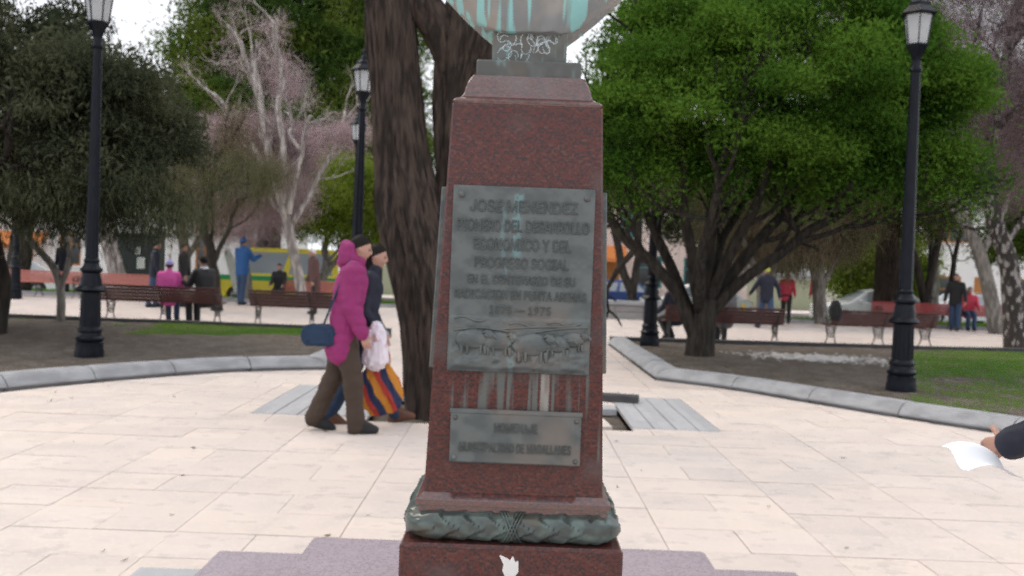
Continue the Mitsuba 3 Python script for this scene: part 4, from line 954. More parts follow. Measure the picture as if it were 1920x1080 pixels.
bushy('stout_tree', 'stout dark trunked tree behind the far bench with painted glare at left', [([(-15.1, 29.3, -0.02), (-15.1, 29.3, 1.0), (-15.0, 29.3, 2.2), (-15.2, 29.3, 3.6)], 0.42, 0.25)],
      [(-15.0, 29.5, 3.8, 2.0, 1.3, 1.4), (-13.8, 29.5, 3.0, 1.2, 1.0, 0.9)], 77, 'twig_brown', 'bark_dark', 240, 55, 0.3, needle=True, nlen=0.5, nw=0.013, bias=(0, 0, -0.8), zmin=2.0)
bushy('plum_tree', 'tall bare plum coloured tree showing over the spreading green tree', [([(14.05, 36, -0.5), (14.0, 36, 3), (13.2, 36, 6), (12.4, 36, 10)], 0.3, 0.1), ([(13.9, 36, 4), (14.4, 36, 7), (14.8, 36, 9.6)], 0.14, 0.06), ([(15.8, 36, -0.5), (15.7, 36, 4), (15.5, 36, 8)], 0.24, 0.1)],
      [(12.2, 36.3, 9.4, 2.4, 1.8, 2.6), (15.6, 36.3, 8.2, 2.6, 1.8, 3.0), (18.6, 36.3, 7.6, 2.2, 1.8, 2.6)], 78, 'twig_plum', 'bark_grey', 520, 60, 0.42, needle=True, nlen=0.7, nw=0.018, bias=(0, 0, 0.4), zmin=3.6)
conifer('conifer', 'dark conifer peeping past the birch at the right edge', 18.6, 34.5, 8.2, 1.9, 79, 'leaf_conifer', 'bark_dark', -0.2, 0.35, 420, 80, 0.3, 0.24, 0.05)
bushy('green_tree', 'green tree glimpsed through the fanning limbs beyond the bench', [([(7.0, 34.5, -0.2), (6.9, 34.5, 1.4), (7.0, 34.5, 3)], 0.2, 0.12)], [(6.6, 34.5, 4.4, 2.4, 1.5, 2.0), (8.8, 34.7, 3.6, 1.9, 1.4, 1.7), (4.6, 34.7, 5.0, 1.5, 1.3, 1.3)], 80, 'leaf_olive', 'bark_dark', 420, 70, 0.34, 0.2, 0.06, zmin=1.6, twig='twig_brown')

# ------------------------------------------------------------------ buildings across the street
def building(name, label, x0, x1, y, h, rows, wall, accent, roofh=0.5, depth=7, base=-0.45, door=None, awning=None, pilasters=()):
    """rows: list of (z0, z1, [(xa, xb), ...]) of window openings in the front wall."""
    k = thing(name, label, 'building')
    M = man(box(x0, x1, y, y + depth, base, h))
    for z0, z1, xs in rows:
        for a, b in xs:
            M = M - man(box(a, b, y - 0.2, y + 0.28, z0, z1))
    part(k, 'wall', unman(M), wall)
    for z0, z1, xs in rows:
        for a, b in xs:
            fr = [box(a, a + 0.10, y + 0.06, y + 0.16, z0, z1), box(b - 0.10, b, y + 0.06, y + 0.16, z0, z1), box(a + 0.10, b - 0.10, y + 0.06, y + 0.16, z0, z0 + 0.10), box(a + 0.10, b - 0.10, y + 0.06, y + 0.16, z1 - 0.10, z1)]
            if b - a > 0.9:
                c = (a + b) / 2; fr.append(box(c - 0.04, c + 0.04, y + 0.065, y + 0.155, z0 + 0.10, z1 - 0.10))
            fr.append(box(a + 0.10, b - 0.10, y + 0.07, y + 0.15, z0 + (z1 - z0) * 0.62, z0 + (z1 - z0) * 0.62 + 0.06))
            w = part(k, 'window', cat(fr), accent)
            part(w, 'pane', box(a + 0.02, b - 0.02, y + 0.10, y + 0.12, z0 + 0.02, z1 - 0.02), 'glass_dark')
            part(w, 'sill', box(a - 0.08, b + 0.08, y - 0.10, y - 0.002, z0 - 0.10, z0 - 0.012), wall)
    part(k, 'cornice', box(x0 - 0.2, x1 + 0.2, y - 0.28, y - 0.003, h - 0.35, h - 0.05, 0.03), wall)
    part(k, 'roof', box(x0 - 0.3, x1 + 0.3, y - 0.35, y + depth + 0.3, h + 0.003, h + roofh, 0.05), 'roof_grey')
    for a, b, z, m in (awning or []):
        v = np.array([[a, y - 0.01, z + 0.7], [b, y - 0.01, z + 0.7], [b, y - 1.3, z], [a, y - 1.3, z], [a, y - 0.01, z + 0.62], [b, y - 0.01, z + 0.62], [b, y - 1.3, z - 0.2], [a, y - 1.3, z - 0.2]])
        part(k, 'awning', trimesh.convex.convex_hull(v), m)
    for a, b, z0, z1, m in (door or []):
        d = part(k, 'door', box(a, b, y - 0.03, y - 0.004, z0, z1, 0.005), m)
        part(d, 'handle', box(b - 0.2, b - 0.16, y - 0.09, y - 0.032, z0 + 0.9, z0 + 1.15), 'rim')
    return k
building('white_building', 'long white two storey building behind the trees at left', -34, -12.6, 52, 6.6,
         [(0.5, 2.3, [(-32, -30.6), (-24.6, -23.4), (-21.8, -20.6), (-17.2, -16.2), (-14.6, -13.6)]), (3.4, 5.2, [(x, x + 1.2) for x in (-32, -28.6, -25.2, -21.8, -18.4, -15)])],
         'wall_white', 'wood_ochre', awning=[(-28.9, -25.2, 1.55, 'awning_orange')], door=[(-29.2, -28.0, -0.44, 1.6, 'wood_ochre'), (-27.2, -26.0, -0.44, 1.6, 'wood_ochre')])
building('pink_building', 'pale pink shop building glimpsed right of the pedestal', 1.5, 13.2, 54, 6.2, [(0.4, 2.2, [(6.9, 8.4), (9.6, 11.0)]), (3.2, 4.8, [(3.0, 4.2), (6.0, 7.2), (9.6, 10.8)])], 'wall_pink', 'teal_paint',
         awning=[(4.3, 6.3, 2.0, 'awning_orange')], door=[(4.9, 6.0, -0.44, 1.8, 'wood_ochre')])
building('timbered_building', 'white building with ochre timber windows behind the birch', 19.2, 33, 51.8, 8.2, [(-0.2, 1.7, [(21.2, 24.2), (26.4, 28.4)]), (3.5, 5.1, [(22.3, 24.6), (26.6, 29.2)])], 'wall_white', 'wood_ochre',
         door=[(24.9, 25.9, -0.44, 1.7, 'wood_ochre')])

# low grey wall on the far side of the promenade, right of the pedestal
lw = thing('low_wall', 'low grey stone wall across the promenade right of the pedestal', 'wall')
for k_ in range(4):
    part(lw, 'block', box(1.4 + 0.78 * k_ + 0.004, 1.4 + 0.78 * (k_ + 1) - 0.004, 27.3, 27.75, -0.01, 0.20, 0.008), 'wall_stone')
    part(lw, 'block', box(1.4 + 0.78 * k_ + 0.004, 1.4 + 0.78 * (k_ + 1) - 0.004, 27.3, 27.75, 0.208, 0.39, 0.008), 'wall_stone')
part(lw, 'coping', box(1.36, 4.56, 27.24, 27.81, 0.398, 0.52, 0.012), 'kerb_stone')

# ------------------------------------------------------------------ lamp posts
def lamp(x, y, label, z0=0.05, s=1.0, parts=True):
    k = thing('lamp_post', label, 'lamp post', 'black iron lamp posts round the plaza')
    L = lambda m: xf(m, 0.26, (x, y, z0), s)
    part(k, 'base', L(cat(lathe([(0.175, 0), (0.175, 0.10), (0.165, 0.12), (0.165, 0.20), (0.15, 0.215), (0.17, 0.235), (0.172, 0.26), (0.145, 0.285), (0.135, 0.33), (0.15, 0.345), (0.148, 0.37), (0.125, 0.40)], 12))), 'lamp_iron', smooth=30)
    prof = [(0.120, 0.40), (0.112, 0.83)]
    fl = [lathe(prof, 24)]
    for a in np.arange(12) / 12 * 2 * np.pi:
        fl.append(tube([(0.117 * math.cos(a), 0.117 * math.sin(a), 0.42), (0.109 * math.cos(a), 0.109 * math.sin(a), 0.82)], 0.010, 5))
    part(k, 'lower_shaft', L(cat(fl)), 'lamp_iron', smooth=40)
    part(k, 'collar', L(lathe([(0.118, 0.83), (0.165, 0.845), (0.185, 0.865), (0.165, 0.885), (0.135, 0.91), (0.125, 0.99), (0.105, 1.07), (0.115, 1.085), (0.135, 1.10), (0.135, 1.125), (0.105, 1.15), (0.085, 1.20), (0.095, 1.215), (0.095, 1.235), (0.074, 1.26)], 24)), 'lamp_iron', smooth=30)
    part(k, 'pole', L(lathe([(0.080, 1.26), (0.076, 1.9), (0.062, 3.2), (0.056, 3.86), (0.070, 3.875), (0.074, 3.90), (0.058, 3.93), (0.056, 4.00)], 18)), 'lamp_iron', smooth=30)
    lan = part(k, 'lantern', L(cat([lathe([(0.056, 4.00), (0.062, 4.04), (0.085, 4.10), (0.120, 4.165), (0.132, 4.18), (0.132, 4.20)], 6),
                                    lathe([(0.165, 4.54), (0.215, 4.55), (0.222, 4.565), (0.19, 4.60), (0.135, 4.655), (0.125, 4.70), (0.07, 4.74), (0.06, 4.79), (0.03, 4.81), (0.028, 4.86), (0.04, 4.88), (0.03, 4.91), (0.005, 4.96)], 6)]
                                   + [tube([(0.122 * math.cos(a), 0.122 * math.sin(a), 4.19), (0.172 * math.cos(a), 0.172 * math.sin(a), 4.55)], 0.009, 4) for a in np.arange(6) / 6 * 2 * np.pi])), 'lamp_iron', smooth=25)
    a = np.arange(6) / 6 * 2 * np.pi
    for q in range(6):
        a0, a1 = a[q], a[(q + 1) % 6]
        v = [(0.116 * math.cos(a0), 0.116 * math.sin(a0), 4.20), (0.116 * math.cos(a1), 0.116 * math.sin(a1), 4.20), (0.166 * math.cos(a1), 0.166 * math.sin(a1), 4.545), (0.166 * math.cos(a0), 0.166 * math.sin(a0), 4.545)]
        part(lan, 'pane', L(trimesh.Trimesh(v, [[0, 1, 2], [0, 2, 3]], process=False)), 'milk_glass')
lamp(-5.27, 12.02, 'lamp post on the left bed, its lantern cut by the top of the photo')
lamp(4.76, 11.62, 'black iron lamp post on the right bed with its white paned lantern in full view')
lamp(-2.80, 17.3, 'black iron lamp post half hidden behind the twin trunked tree', 0.06, 1.04)
lamp(-3.72, 22.5, 'farther lamp post lined up behind the one beside the twin trunks', 0)
lamp(2.5, 17.2, 'lamp post standing in the crown of the spreading tree beside its trunk', 0.06)
lamp(14.4, 33.2, 'small distant lamp post in front of the timbered white building', -0.04)
lamp(-13.45, 26, 'lamp post seen at the left edge behind the dark tree', 0)

# ------------------------------------------------------------------ benches
def scroll(c, r0, turns, a0, n=20, sgn=1):
    t = np.linspace(0, 1, n); a = a0 + sgn * turns * 2 * np.pi * t; q = r0 * (1 - 0.78 * t)
    return [(c[0] + q_ * math.cos(a_), c[1] + q_ * math.sin(a_)) for q_, a_ in zip(q, a)]
def bench_frame(arm=True):
    """Cast-iron side frame in the (y, z) plane; y = 0 front edge of seat, y > 0 to the back."""
    curves = [([(0.0, 0.40), (0.02, 0.30), (0.07, 0.20), (0.05, 0.10), (-0.03, 0.02), (-0.06, 0.0)], 0.013),
              ([(0.40, 0.40), (0.38, 0.30), (0.36, 0.20), (0.40, 0.10), (0.47, 0.02), (0.50, 0.0)], 0.013),
              ([(-0.02, 0.405), (0.12, 0.385), (0.28, 0.375), (0.40, 0.40), (0.47, 0.54), (0.53, 0.70)], 0.014),
              (scroll((0.12, 0.30), 0.075, 1.3, 1.6), 0.009), (scroll((0.28, 0.30), 0.075, 1.3, 1.6, sgn=-1), 0.009), (scroll((0.20, 0.22), 0.05, 1.2, 4.7), 0.008),
              (scroll((0.10, 0.20), 0.035, 1.1, 0.5), 0.007), (scroll((0.31, 0.20), 0.035, 1.1, 2.6, sgn=-1), 0.007), ([(0.07, 0.20), (0.20, 0.16), (0.36, 0.20)], 0.008)]
    if arm:
        curves += [([(0.47, 0.58), (0.33, 0.61), (0.15, 0.60), (0.0, 0.585), (-0.05, 0.55), (-0.02, 0.52)], 0.014), (scroll((0.05, 0.50), 0.075, 1.4, 2.0), 0.009), (scroll((0.22, 0.50), 0.085, 1.4, 1.2, sgn=-1), 0.009), (scroll((0.36, 0.52), 0.06, 1.2, 0.2), 0.008)]
    ms = []
    for P, rad in curves:
        P = np.array(P); Q = spline(np.column_stack([0 * P[:, 0], P]), 20 if len(P) < 12 else 22)
        ms.append(tube(Q, rad, 6))
    return cat(ms)
FR_ARM, FR_MID = bench_frame(True), bench_frame(False)
def bench(x, y, yaw, label, wood, length=2.4, z=0.0, group='slatted park benches with scrolled iron legs'):
    """yaw 0: the seat faces away from the camera (+y), the back towards it."""
    k = thing('park_bench', label, 'bench', group)
    B = lambda m: xf(m, yaw, (x, y, z))
    flip = lambda m: xf(m, math.pi, (0, 0, 0))         # model has the back at +y; turn it to -y
    for fx, fm in ((-length / 2 + 0.12, FR_ARM), (0.0, FR_MID), (length / 2 - 0.12, FR_ARM)):
        part(k, 'frame', B(flip(xf(fm, 0, (fx, -0.22, 0)))), 'bench_iron', smooth=True)
    for q in range(5):
        yy = -0.225 + 0.085 * q; zz = 0.418 - 0.012 * math.sin(q / 4 * math.pi)
        part(k, 'seat_slat', B(flip(box(-length / 2, length / 2, yy, yy + 0.072, zz, zz + 0.028, 0.005))), wood)
    for q in range(5):
        t = q / 4
        yy, zz = 0.19 + 0.125 * t, 0.455 + 0.265 * t
        part(k, 'back_slat', B(flip(xf(box(-length / 2, length / 2, -0.014, 0.014, -0.031, 0.031, 0.005), 0, (0, yy, zz), rx=-0.40 - (0.55 if q == 4 else 0)))), wood)
    return k
bench(-7.0, 19.35, 0.0, 'dark slatted bench seen from behind, first from the left, under the pink jacket', 'bench_wood')
bench(-3.98, 19.2, 0.0, 'dark slatted bench seen from behind, left of the woman in magenta', 'bench_wood')
bench(4.28, 19.45, 0.0, 'dark slatted bench behind the trunk of the spreading tree', 'bench_wood')
bench(7.75, 20.2, 0.17, 'dark slatted bench seen from behind, crossed by the right hand lamp post', 'bench_wood')
bench(-10.75, 27.3, math.pi, 'far bench with sky glare painted salmon facing the plaza, right of the left lamp post', 'bench_lit_salmon')
bench(-13.6, 27.6, math.pi, 'far bench with sky glare painted salmon left of the left lamp post', 'bench_lit_salmon')
bench(-5.6, 27.6, math.pi, 'far bench with sky glare painted salmon behind the second dark bench', 'bench_lit_salmon')
bench(11.95, 28.4, math.pi, 'far red bench half hidden by the right hand lamp post', 'bench_lit_red')
bench(14.45, 28.7, math.pi, 'far red bench with the woman in red sitting on it', 'bench_lit_red')

# ------------------------------------------------------------------ cars
def vehicle(name, label, cat_, x, y, yaw, paint, L, W, prof, cabin, z=-0.555, wr=0.31, axles=(0.18, 0.80), band=None):
    """prof: lower body side outline [(x, z)], cabin: [(x0b, x1b), (x0t, x1t), zb, zt, inset]."""
    k = thing(name, label, cat_)
    V = lambda m: xf(m, yaw, (x, y, z))
    body = trimesh.creation.extrude_polygon(Polygon(prof).buffer(-0.05).buffer(0.05), W, engine='earcut')
    body.apply_transform(trimesh.transformations.rotation_matrix(math.pi / 2, (1, 0, 0))); body.apply_translation((0, W / 2, 0))
    M = man(body)
    for a in axles:
        c = m3.Manifold.cylinder(W + 1, wr + 0.06, wr + 0.06, 24).rotate((90, 0, 0)).translate((a * L, (W + 1) / 2, wr))
        M = M - (c - m3.Manifold.cube((L, W - 0.5, 2)).translate((0, -(W - 0.5) / 2, -0.5)))
    part(k, 'body', V(unman(M)), paint, smooth=30)
    (b0, b1), (t0, t1), zb, zt, ins = cabin
    w0, w1 = W / 2 - 0.03, W / 2 - ins
    hull = np.array([(b0, -w0, zb), (b0, w0, zb), (b1, -w0, zb), (b1, w0, zb), (t0, -w1, zt), (t0, w1, zt), (t1, -w1, zt), (t1, w1, zt), (t0 + 0.15, -w1 + 0.12, zt + 0.05), (t0 + 0.15, w1 - 0.12, zt + 0.05), (t1 - 0.15, -w1 + 0.12, zt + 0.05), (t1 - 0.15, w1 - 0.12, zt + 0.05)])
    part(k, 'cabin', V(trimesh.convex.convex_hull(hull)), paint, smooth=25)
    def pane(c, off):
        c = np.array(c, float); n = np.cross(c[1] - c[0], c[2] - c[0]); n /= np.linalg.norm(n)
        ctr = c.mean(0)
        if np.dot(n, ctr - np.array([(b0 + b1) / 2, 0, zb])) < 0: n = -n
        return trimesh.convex.convex_hull(np.vstack([c + n * off, c - n * 0.01]))
    q = lambda a, b, t: tuple(np.array(a) * (1 - t) + np.array(b) * t)
    for sy in (-1, 1):
        A, B_, C_, D = (b0, sy * w0, zb), (b1, sy * w0, zb), (t1, sy * w1, zt), (t0, sy * w1, zt)
        for u0, u1 in ((0.06, 0.47), (0.53, 0.94)):
            lo0, lo1, hi0, hi1 = q(A, B_, u0), q(A, B_, u1), q(D, C_, u0), q(D, C_, u1)
            part(k, 'window', V(pane([q(lo0, hi0, .1), q(lo1, hi1, .1), q(lo1, hi1, .88), q(lo0, hi0, .88)], 0.006)), 'glass_sky_glare')
    for xb, xt in ((b0, t0), (b1, t1)):
        A, B_, C_, D = (xb, -w0, zb), (xb, w0, zb), (xt, w1, zt), (xt, -w1, zt)
        lo0, lo1, hi0, hi1 = q(A, B_, 0.08), q(A, B_, 0.92), q(D, C_, 0.08), q(D, C_, 0.92)
        part(k, 'windscreen', V(pane([q(lo0, hi0, .08), q(lo1, hi1, .08), q(lo1, hi1, .92), q(lo0, hi0, .92)], 0.006)), 'glass_sky_glare')
    for a in axles:
        for sy in (-1, 1):
            t = trimesh.creation.cylinder(wr, 0.2, sections=24); t.apply_transform(trimesh.transformations.rotation_matrix(math.pi / 2, (1, 0, 0))); t.apply_translation((a * L, sy * (W / 2 - 0.11), wr))
            w = part(k, 'wheel', V(t), 'rubber', smooth=30)
            t = trimesh.creation.cylinder(wr * 0.62, 0.02, sections=20); t.apply_transform(trimesh.transformations.rotation_matrix(math.pi / 2, (1, 0, 0))); t.apply_translation((a * L, sy * (W / 2 + 0.002), wr))
            part(w, 'rim', V(t), 'rim', smooth=30)
    zl = zb - 0.16
    for sy in (-1, 1):
        part(k, 'headlight', V(box(-0.02, 0.10, sy * W * 0.36 - 0.16, sy * W * 0.36 + 0.16, zl - 0.10, zl + 0.06, 0.02)), 'lamp_clear')
        part(k, 'taillight', V(box(L - 0.08, L + 0.015, sy * W * 0.40 - 0.10, sy * W * 0.40 + 0.10, zl - 0.10, zl + 0.10, 0.02)), 'lamp_red')
        part(k, 'mirror', V(box(b0 + 0.35, b0 + 0.47, sy * (W / 2 + 0.07) - 0.07, sy * (W / 2 + 0.07) + 0.07, zb + 0.02, zb + 0.15, 0.02)), paint)
    if band:
        for sy in (-1, 1):
            yy = sy * (W / 2 + 0.004)
            part(k, 'stripe', V(box(0.25, L - 0.1, yy - 0.004, yy + 0.004, band[0], band[1])), band[2])
    return k
CAR = [(0.0, 0.28), (0.0, 0.62), (0.12, 0.78), (1.05, 0.92), (3.9, 0.95), (4.2, 0.90), (4.25, 0.55), (4.2, 0.25), (0.1, 0.22)]
CABIN = ((0.95, 3.95), (1.75, 3.35), 0.93, 1.42, 0.22)
vehicle('parked_car', 'silver hatchback parked in front of the green shrub', 'car', 11.85, 37.2, 0.03, 'car_silver', 4.25, 1.7, CAR, CABIN, -0.47)
vehicle('parked_car', 'white car parked behind the far bench at the left', 'car', -17.9, 38.6, math.pi, 'car_white', 4.25, 1.7, CAR, CABIN)
vehicle('parked_car', 'white car by the timbered building behind the couple', 'car', 18.6, 44.5, 0, 'car_white', 4.25, 1.7, CAR, CABIN)
vehicle('parked_car', 'blue car parked in front of the pink building', 'car', 2.3, 44, 0, 'car_blue', 4.25, 1.7, CAR, CABIN)
vehicle('parked_car', 'white car half hidden by the spreading tree trunk', 'car', 5.3, 38.8, 0, 'car_white', 4.25, 1.7, CAR, CABIN)
VAN = [(0.0, 0.35), (0.0, 0.85), (0.15, 1.05), (0.75, 1.15), (4.95, 1.18), (5.0, 0.5), (4.95, 0.3), (0.1, 0.28)]
vehicle('yellow_van', 'yellow van with a green band parked behind the man in blue', 'van', -11.9, 39.2, 0, 'van_yellow', 5.0, 1.9, VAN, ((0.65, 4.97), (1.35, 4.85), 1.16, 2.25, 0.14), wr=0.34, band=(0.98, 1.17, 'van_green'))

# dark kiosk and notices
ki = thing('kiosk', 'dark green kiosk with white notices behind the first left bench', 'kiosk')
part(ki, 'body', box(-14.0, -12.75, 34.0, 35.2, -0.2, 1.95, 0.02), 'kiosk_dark')
part(ki, 'roof', trimesh.convex.convex_hull(np.array([(x, y, 1.955) for x in (-14.2, -12.55) for y in (33.8, 35.4)] + [(x, y, 2.05) for x in (-14.2, -12.55) for y in (33.8, 35.4)] + [(-13.4, 34.6, 2.45)])), 'kiosk_dark')
part(ki, 'notice', box(-13.30, -13.02, 33.975, 33.996, 0.80, 1.20), 'sheet_white')
part(ki, 'notice', box(-13.36, -13.20, 33.975, 33.996, 1.30, 1.55), 'sheet_white')
bn = thing('banner', 'white leaning banner board beside the yellow van', 'banner')
v = np.array([(-9.55, 33.0, 0.15), (-8.85, 33.0, 0.05), (-9.75, 33.0, 1.62), (-9.95, 33.0, 1.50)])
part(bn, 'panel', trimesh.convex.convex_hull(np.vstack([v, v + (0, 0.05, 0)])), 'sheet_white')
part(bn, 'foot', box(-9.6, -8.8, 32.9, 33.2, -0.03, 0.05, 0.01), 'kiosk_dark')

# ------------------------------------------------------------------ people
def rotx(v, a):
    c, s = math.cos(a), math.sin(a); return np.array([v[0], c * v[1] - s * v[2], s * v[1] + c * v[2]])
def roty(v, a):
    c, s = math.cos(a), math.sin(a); return np.array([c * v[0] + s * v[2], v[1], -s * v[0] + c * v[2]])
def sph(p, r, seg): return m3.Manifold.sphere(float(r), seg).translate(tuple(map(float, p)))
def hull(items, seg=12): return m3.Manifold.batch_hull([sph(p, r, seg) for p, r in items])
def fuse(ms): return m3.Manifold.batch_boolean(ms, m3.OpType.Add)

def hand(W, d, side, palmn, curl=0.5, seg=6, s=1.0):
    """Palm, four fingers and a thumb from wrist W along d; side: thumb direction; palmn: palm normal."""
    d, side, palmn = (np.array(v, float) / np.linalg.norm(v) for v in (d, side, palmn))
    ms = [hull([(W, 0.022 * s), (W + d * 0.085 * s + side * 0.026 * s, 0.013 * s), (W + d * 0.08 * s - side * 0.028 * s, 0.012 * s)], 8)]
    for k, (o, l) in enumerate(((0.027, 0.068), (0.009, 0.076), (-0.010, 0.070), (-0.028, 0.056))):
        p = W + d * 0.084 * s + side * o * s; dd = d
        for t, sh in enumerate((0.45, 0.32, 0.23)):
            a = curl * (0.7 + 0.25 * t + 0.08 * k); dd = dd * math.cos(a) + palmn * math.sin(a); dd /= np.linalg.norm(dd)
            e = p + dd * l * sh * s
            ms.append(hull([(p, (0.0092 - 0.0008 * t) * s), (e, (0.0086 - 0.0008 * t) * s)], seg)); p = e
            q = np.cross(np.cross(dd, palmn), dd); palmn_ = palmn
    p = W + d * 0.030 * s + side * 0.022 * s; dd = d * 0.6 + side * 0.75 + palmn * 0.25; dd /= np.linalg.norm(dd)
    for l, a in ((0.036, 0.0), (0.028, 0.4)):
        dd = dd * math.cos(a) + (d * 0.7 + palmn * 0.5) * math.sin(a); dd /= np.linalg.norm(dd)
        e = p + dd * l * s; ms.append(hull([(p, 0.0115 * s), (e, 0.010 * s)], seg)); p = e
    return ms

def person(label, x, y, yaw, H=1.70, lean=0.0, hip=(0, 0), knee=(0, 0), sh=(0.1, 0.1), ab=(0.12, 0.12), el=(0.25, 0.25), seat=None, z=0.0, top='navy', legs='denim', shoe='black', hair='hair_dark', hat=None, near=False,
           puff=0.0, hem=0.80, bulk=1.0, head=(0.0, 0.0), curl=(0.5, 0.5), group=None, longhair=False, collar=None, hatcut=0.035, legw=1.0, hood=None):
    k = thing('person', label, 'person', group)
    S = H / 1.70; seg = 14 if near else 10
    hz = 0.90
    up = lambda v: rotx(np.array(v, float) - (0, 0, hz), -lean) + (0, 0, hz)
    J = {}
    for i_, (n, sx) in enumerate((('L', -1), ('R', 1))):
        h = np.array([sx * 0.09, 0, hz]); th_ = rotx(np.array([0, 0, -0.43]), hip[i_]); kn = h + th_
        shn = rotx(np.array([0, 0, -0.42]), hip[i_] - knee[i_]); an = kn + shn
        fo = rotx(np.array([0, 1.0, 0]), (hip[i_] - knee[i_]) * 0.6)
        s0 = up((sx * 0.175, 0, 1.385))
        ua = rotx(roty(np.array([0, 0, -0.29]), -sx * ab[i_]), sh[i_] - lean); e0 = s0 + ua
        fa = rotx(roty(np.array([0, 0, -0.25]), -sx * ab[i_] * 0.4), sh[i_] + el[i_] - lean); w0 = e0 + fa
        J[n] = dict(hip=h, knee=kn, ankle=an, foot=fo, sh=s0, el=e0, wr=w0, fd=fa / np.linalg.norm(fa))
    lowest = min(J[n]['ankle'][2] for n in 'LR') - 0.075
    dz = (-lowest) if seat is None else (seat / S - hz)
    def world(m):
        return xf(m, yaw, (x, y, z + dz * S), S)
    def joint(p):
        return trimesh.transform_points([np.asarray(p) * S], trimesh.transformations.rotation_matrix(yaw, (0, 0, 1)))[0] + (x, y, z + dz * S)
    bones = [hull([((-0.075, 0, 0.93), 0.095), ((0.075, 0, 0.93), 0.095), (up((0.07, 0, 1.10)), 0.085), (up((-0.07, 0, 1.10)), 0.085)], seg),
             hull([(up((0.07, 0, 1.10)), 0.085), (up((-0.07, 0, 1.10)), 0.085), (up((0.10, 0, 1.30)), 0.09), (up((-0.10, 0, 1.30)), 0.09), (up((0.13, 0, 1.385)), 0.06), (up((-0.13, 0, 1.385)), 0.06)], seg),
             hull([(up((0, -0.005, 1.38)), 0.062), (up((0, 0.015, 1.52)), 0.052)], seg)]
    jac, tro, sho = [], [], []
    b = bulk
    jac += [hull([(up((sx * 0.085, 0, hem)), 0.098 * b) for sx in (-1, 1)] + [(up((sx * 0.08, 0, 1.08)), 0.102 * b) for sx in (-1, 1)], seg),
            hull([(up((sx * 0.08, 0, 1.08)), 0.102 * b) for sx in (-1, 1)] + [(up((sx * 0.105, 0, 1.29)), 0.108 * b) for sx in (-1, 1)] + [(up((sx * 0.145, 0, 1.385)), 0.072 * b) for sx in (-1, 1)], seg),
            hull([(up((0, -0.005, 1.40)), 0.085 * b), (up((0, 0.01, 1.475)), 0.072)], seg)]
    tro += [hull([((-0.075, 0, 0.93), 0.108), ((0.075, 0, 0.93), 0.108), (J['L']['hip'], 0.10), (J['R']['hip'], 0.10)], seg)]
    for n in 'LR':
        q = J[n]
        bones += [hull([(q['hip'], 0.080), (q['knee'], 0.055)], seg), hull([(q['knee'], 0.055), ((q['knee'] * 0.62 + q['ankle'] * 0.38), 0.053), (q['ankle'], 0.038)], seg),
                  hull([(q['ankle'], 0.036), (q['ankle'] + q['foot'] * 0.14 + (0, 0, -0.045), 0.028)], seg),
                  hull([(q['sh'], 0.052), (q['el'], 0.040)], seg), hull([(q['el'], 0.040), (q['wr'], 0.027)], seg)]
        sx = -1 if n == 'L' else 1
        inward = np.array([-sx, 0, 0.0]); fwd = np.cross(q['fd'], inward) * (-sx if False else 1)
        if np.dot(fwd, (0, 1, 0)) < 0: fwd = -fwd
        bones += hand(q['wr'] + q['fd'] * 0.01, q['fd'], fwd, inward, curl[0 if n == 'L' else 1], 6 if not near else 8)
        jac += [hull([(q['sh'], 0.074 * b), (q['el'], 0.060 * b)], seg), hull([(q['el'], 0.060 * b), (q['wr'], 0.045 * b)], seg)]
        tro += [hull([(q['hip'], 0.100 * (1 + legw) / 2), (q['knee'], 0.074 * legw)], seg), hull([(q['knee'], 0.074 * legw), (q['ankle'] + (0, 0, 0.0), 0.062 * legw)], seg)]
        f = q['foot']; a = q['ankle']
        shm = hull([(a + (0, 0, 0.03), 0.046), (a + f * -0.03 + (0, 0, -0.042), 0.042), (a + f * 0.07 + (0, 0, -0.03), 0.044), (a + f * 0.165 + (0, 0, -0.048), 0.036)], seg)
        sho.append(shm.trim_by_plane((0, 0, 1), float(min(a[2], (a + f * 0.165)[2]) - 0.076)))
    hd = head_mesh(4 if near else 3)
    hm_ = man(hd)
    Rh = np.eye(4)
    def headx(M):
        M = M.rotate((math.degrees(-head[1] - lean), 0, 0)).rotate((0, 0, math.degrees(head[0])))
        return M.translate(tuple(map(float, up((0, 0.02, 1.595)))))
    bones.append(headx(hm_))
    def finish(ms, edge, it=6, quilt=0.0):
        M = fuse(ms).refine_to_length(edge)
        m = unman(M); m = trimesh.Trimesh(m.vertices, m.faces, process=True)
        trimesh.smoothing.filter_taubin(m, iterations=it)
        if near:
            P_ = m.vertices
            w_ = (meshkit.fbm(P_ * np.array([7, 7, 16.0]) + 3, 3, 5) - 0.5) * 0.026 + (meshkit.fbm(P_ * np.array([24, 24, 9.0]), 2, 8) - 0.5) * 0.012
            m.vertices = P_ + m.vertex_normals * w_[:, None]
        if quilt:
            m.vertices = m.vertices + m.vertex_normals * (quilt * np.abs(np.sin(np.pi * m.vertices[:, 2] / 0.085))**0.6)[:, None]
        return m
    e = 0.018 if near else 0.045
    body = fuse(bones)
    if near:
        body = body.refine_to_length(0.012)
        bm = unman(body); bm = trimesh.Trimesh(bm.vertices, bm.faces, process=True); trimesh.smoothing.filter_taubin(bm, iterations=3)
    else:
        bm = unman(body)
    part(k, 'body', world(bm), 'skin', smooth=True if near else 40)
    part(k, 'jacket', world(finish(jac, e, 8, puff)), top, smooth=True)
    part(k, 'trousers', world(finish(tro, e, 8)), legs, smooth=True)
    for s_ in sho: part(k, 'shoe', world(unman(s_)), shoe, smooth=40)
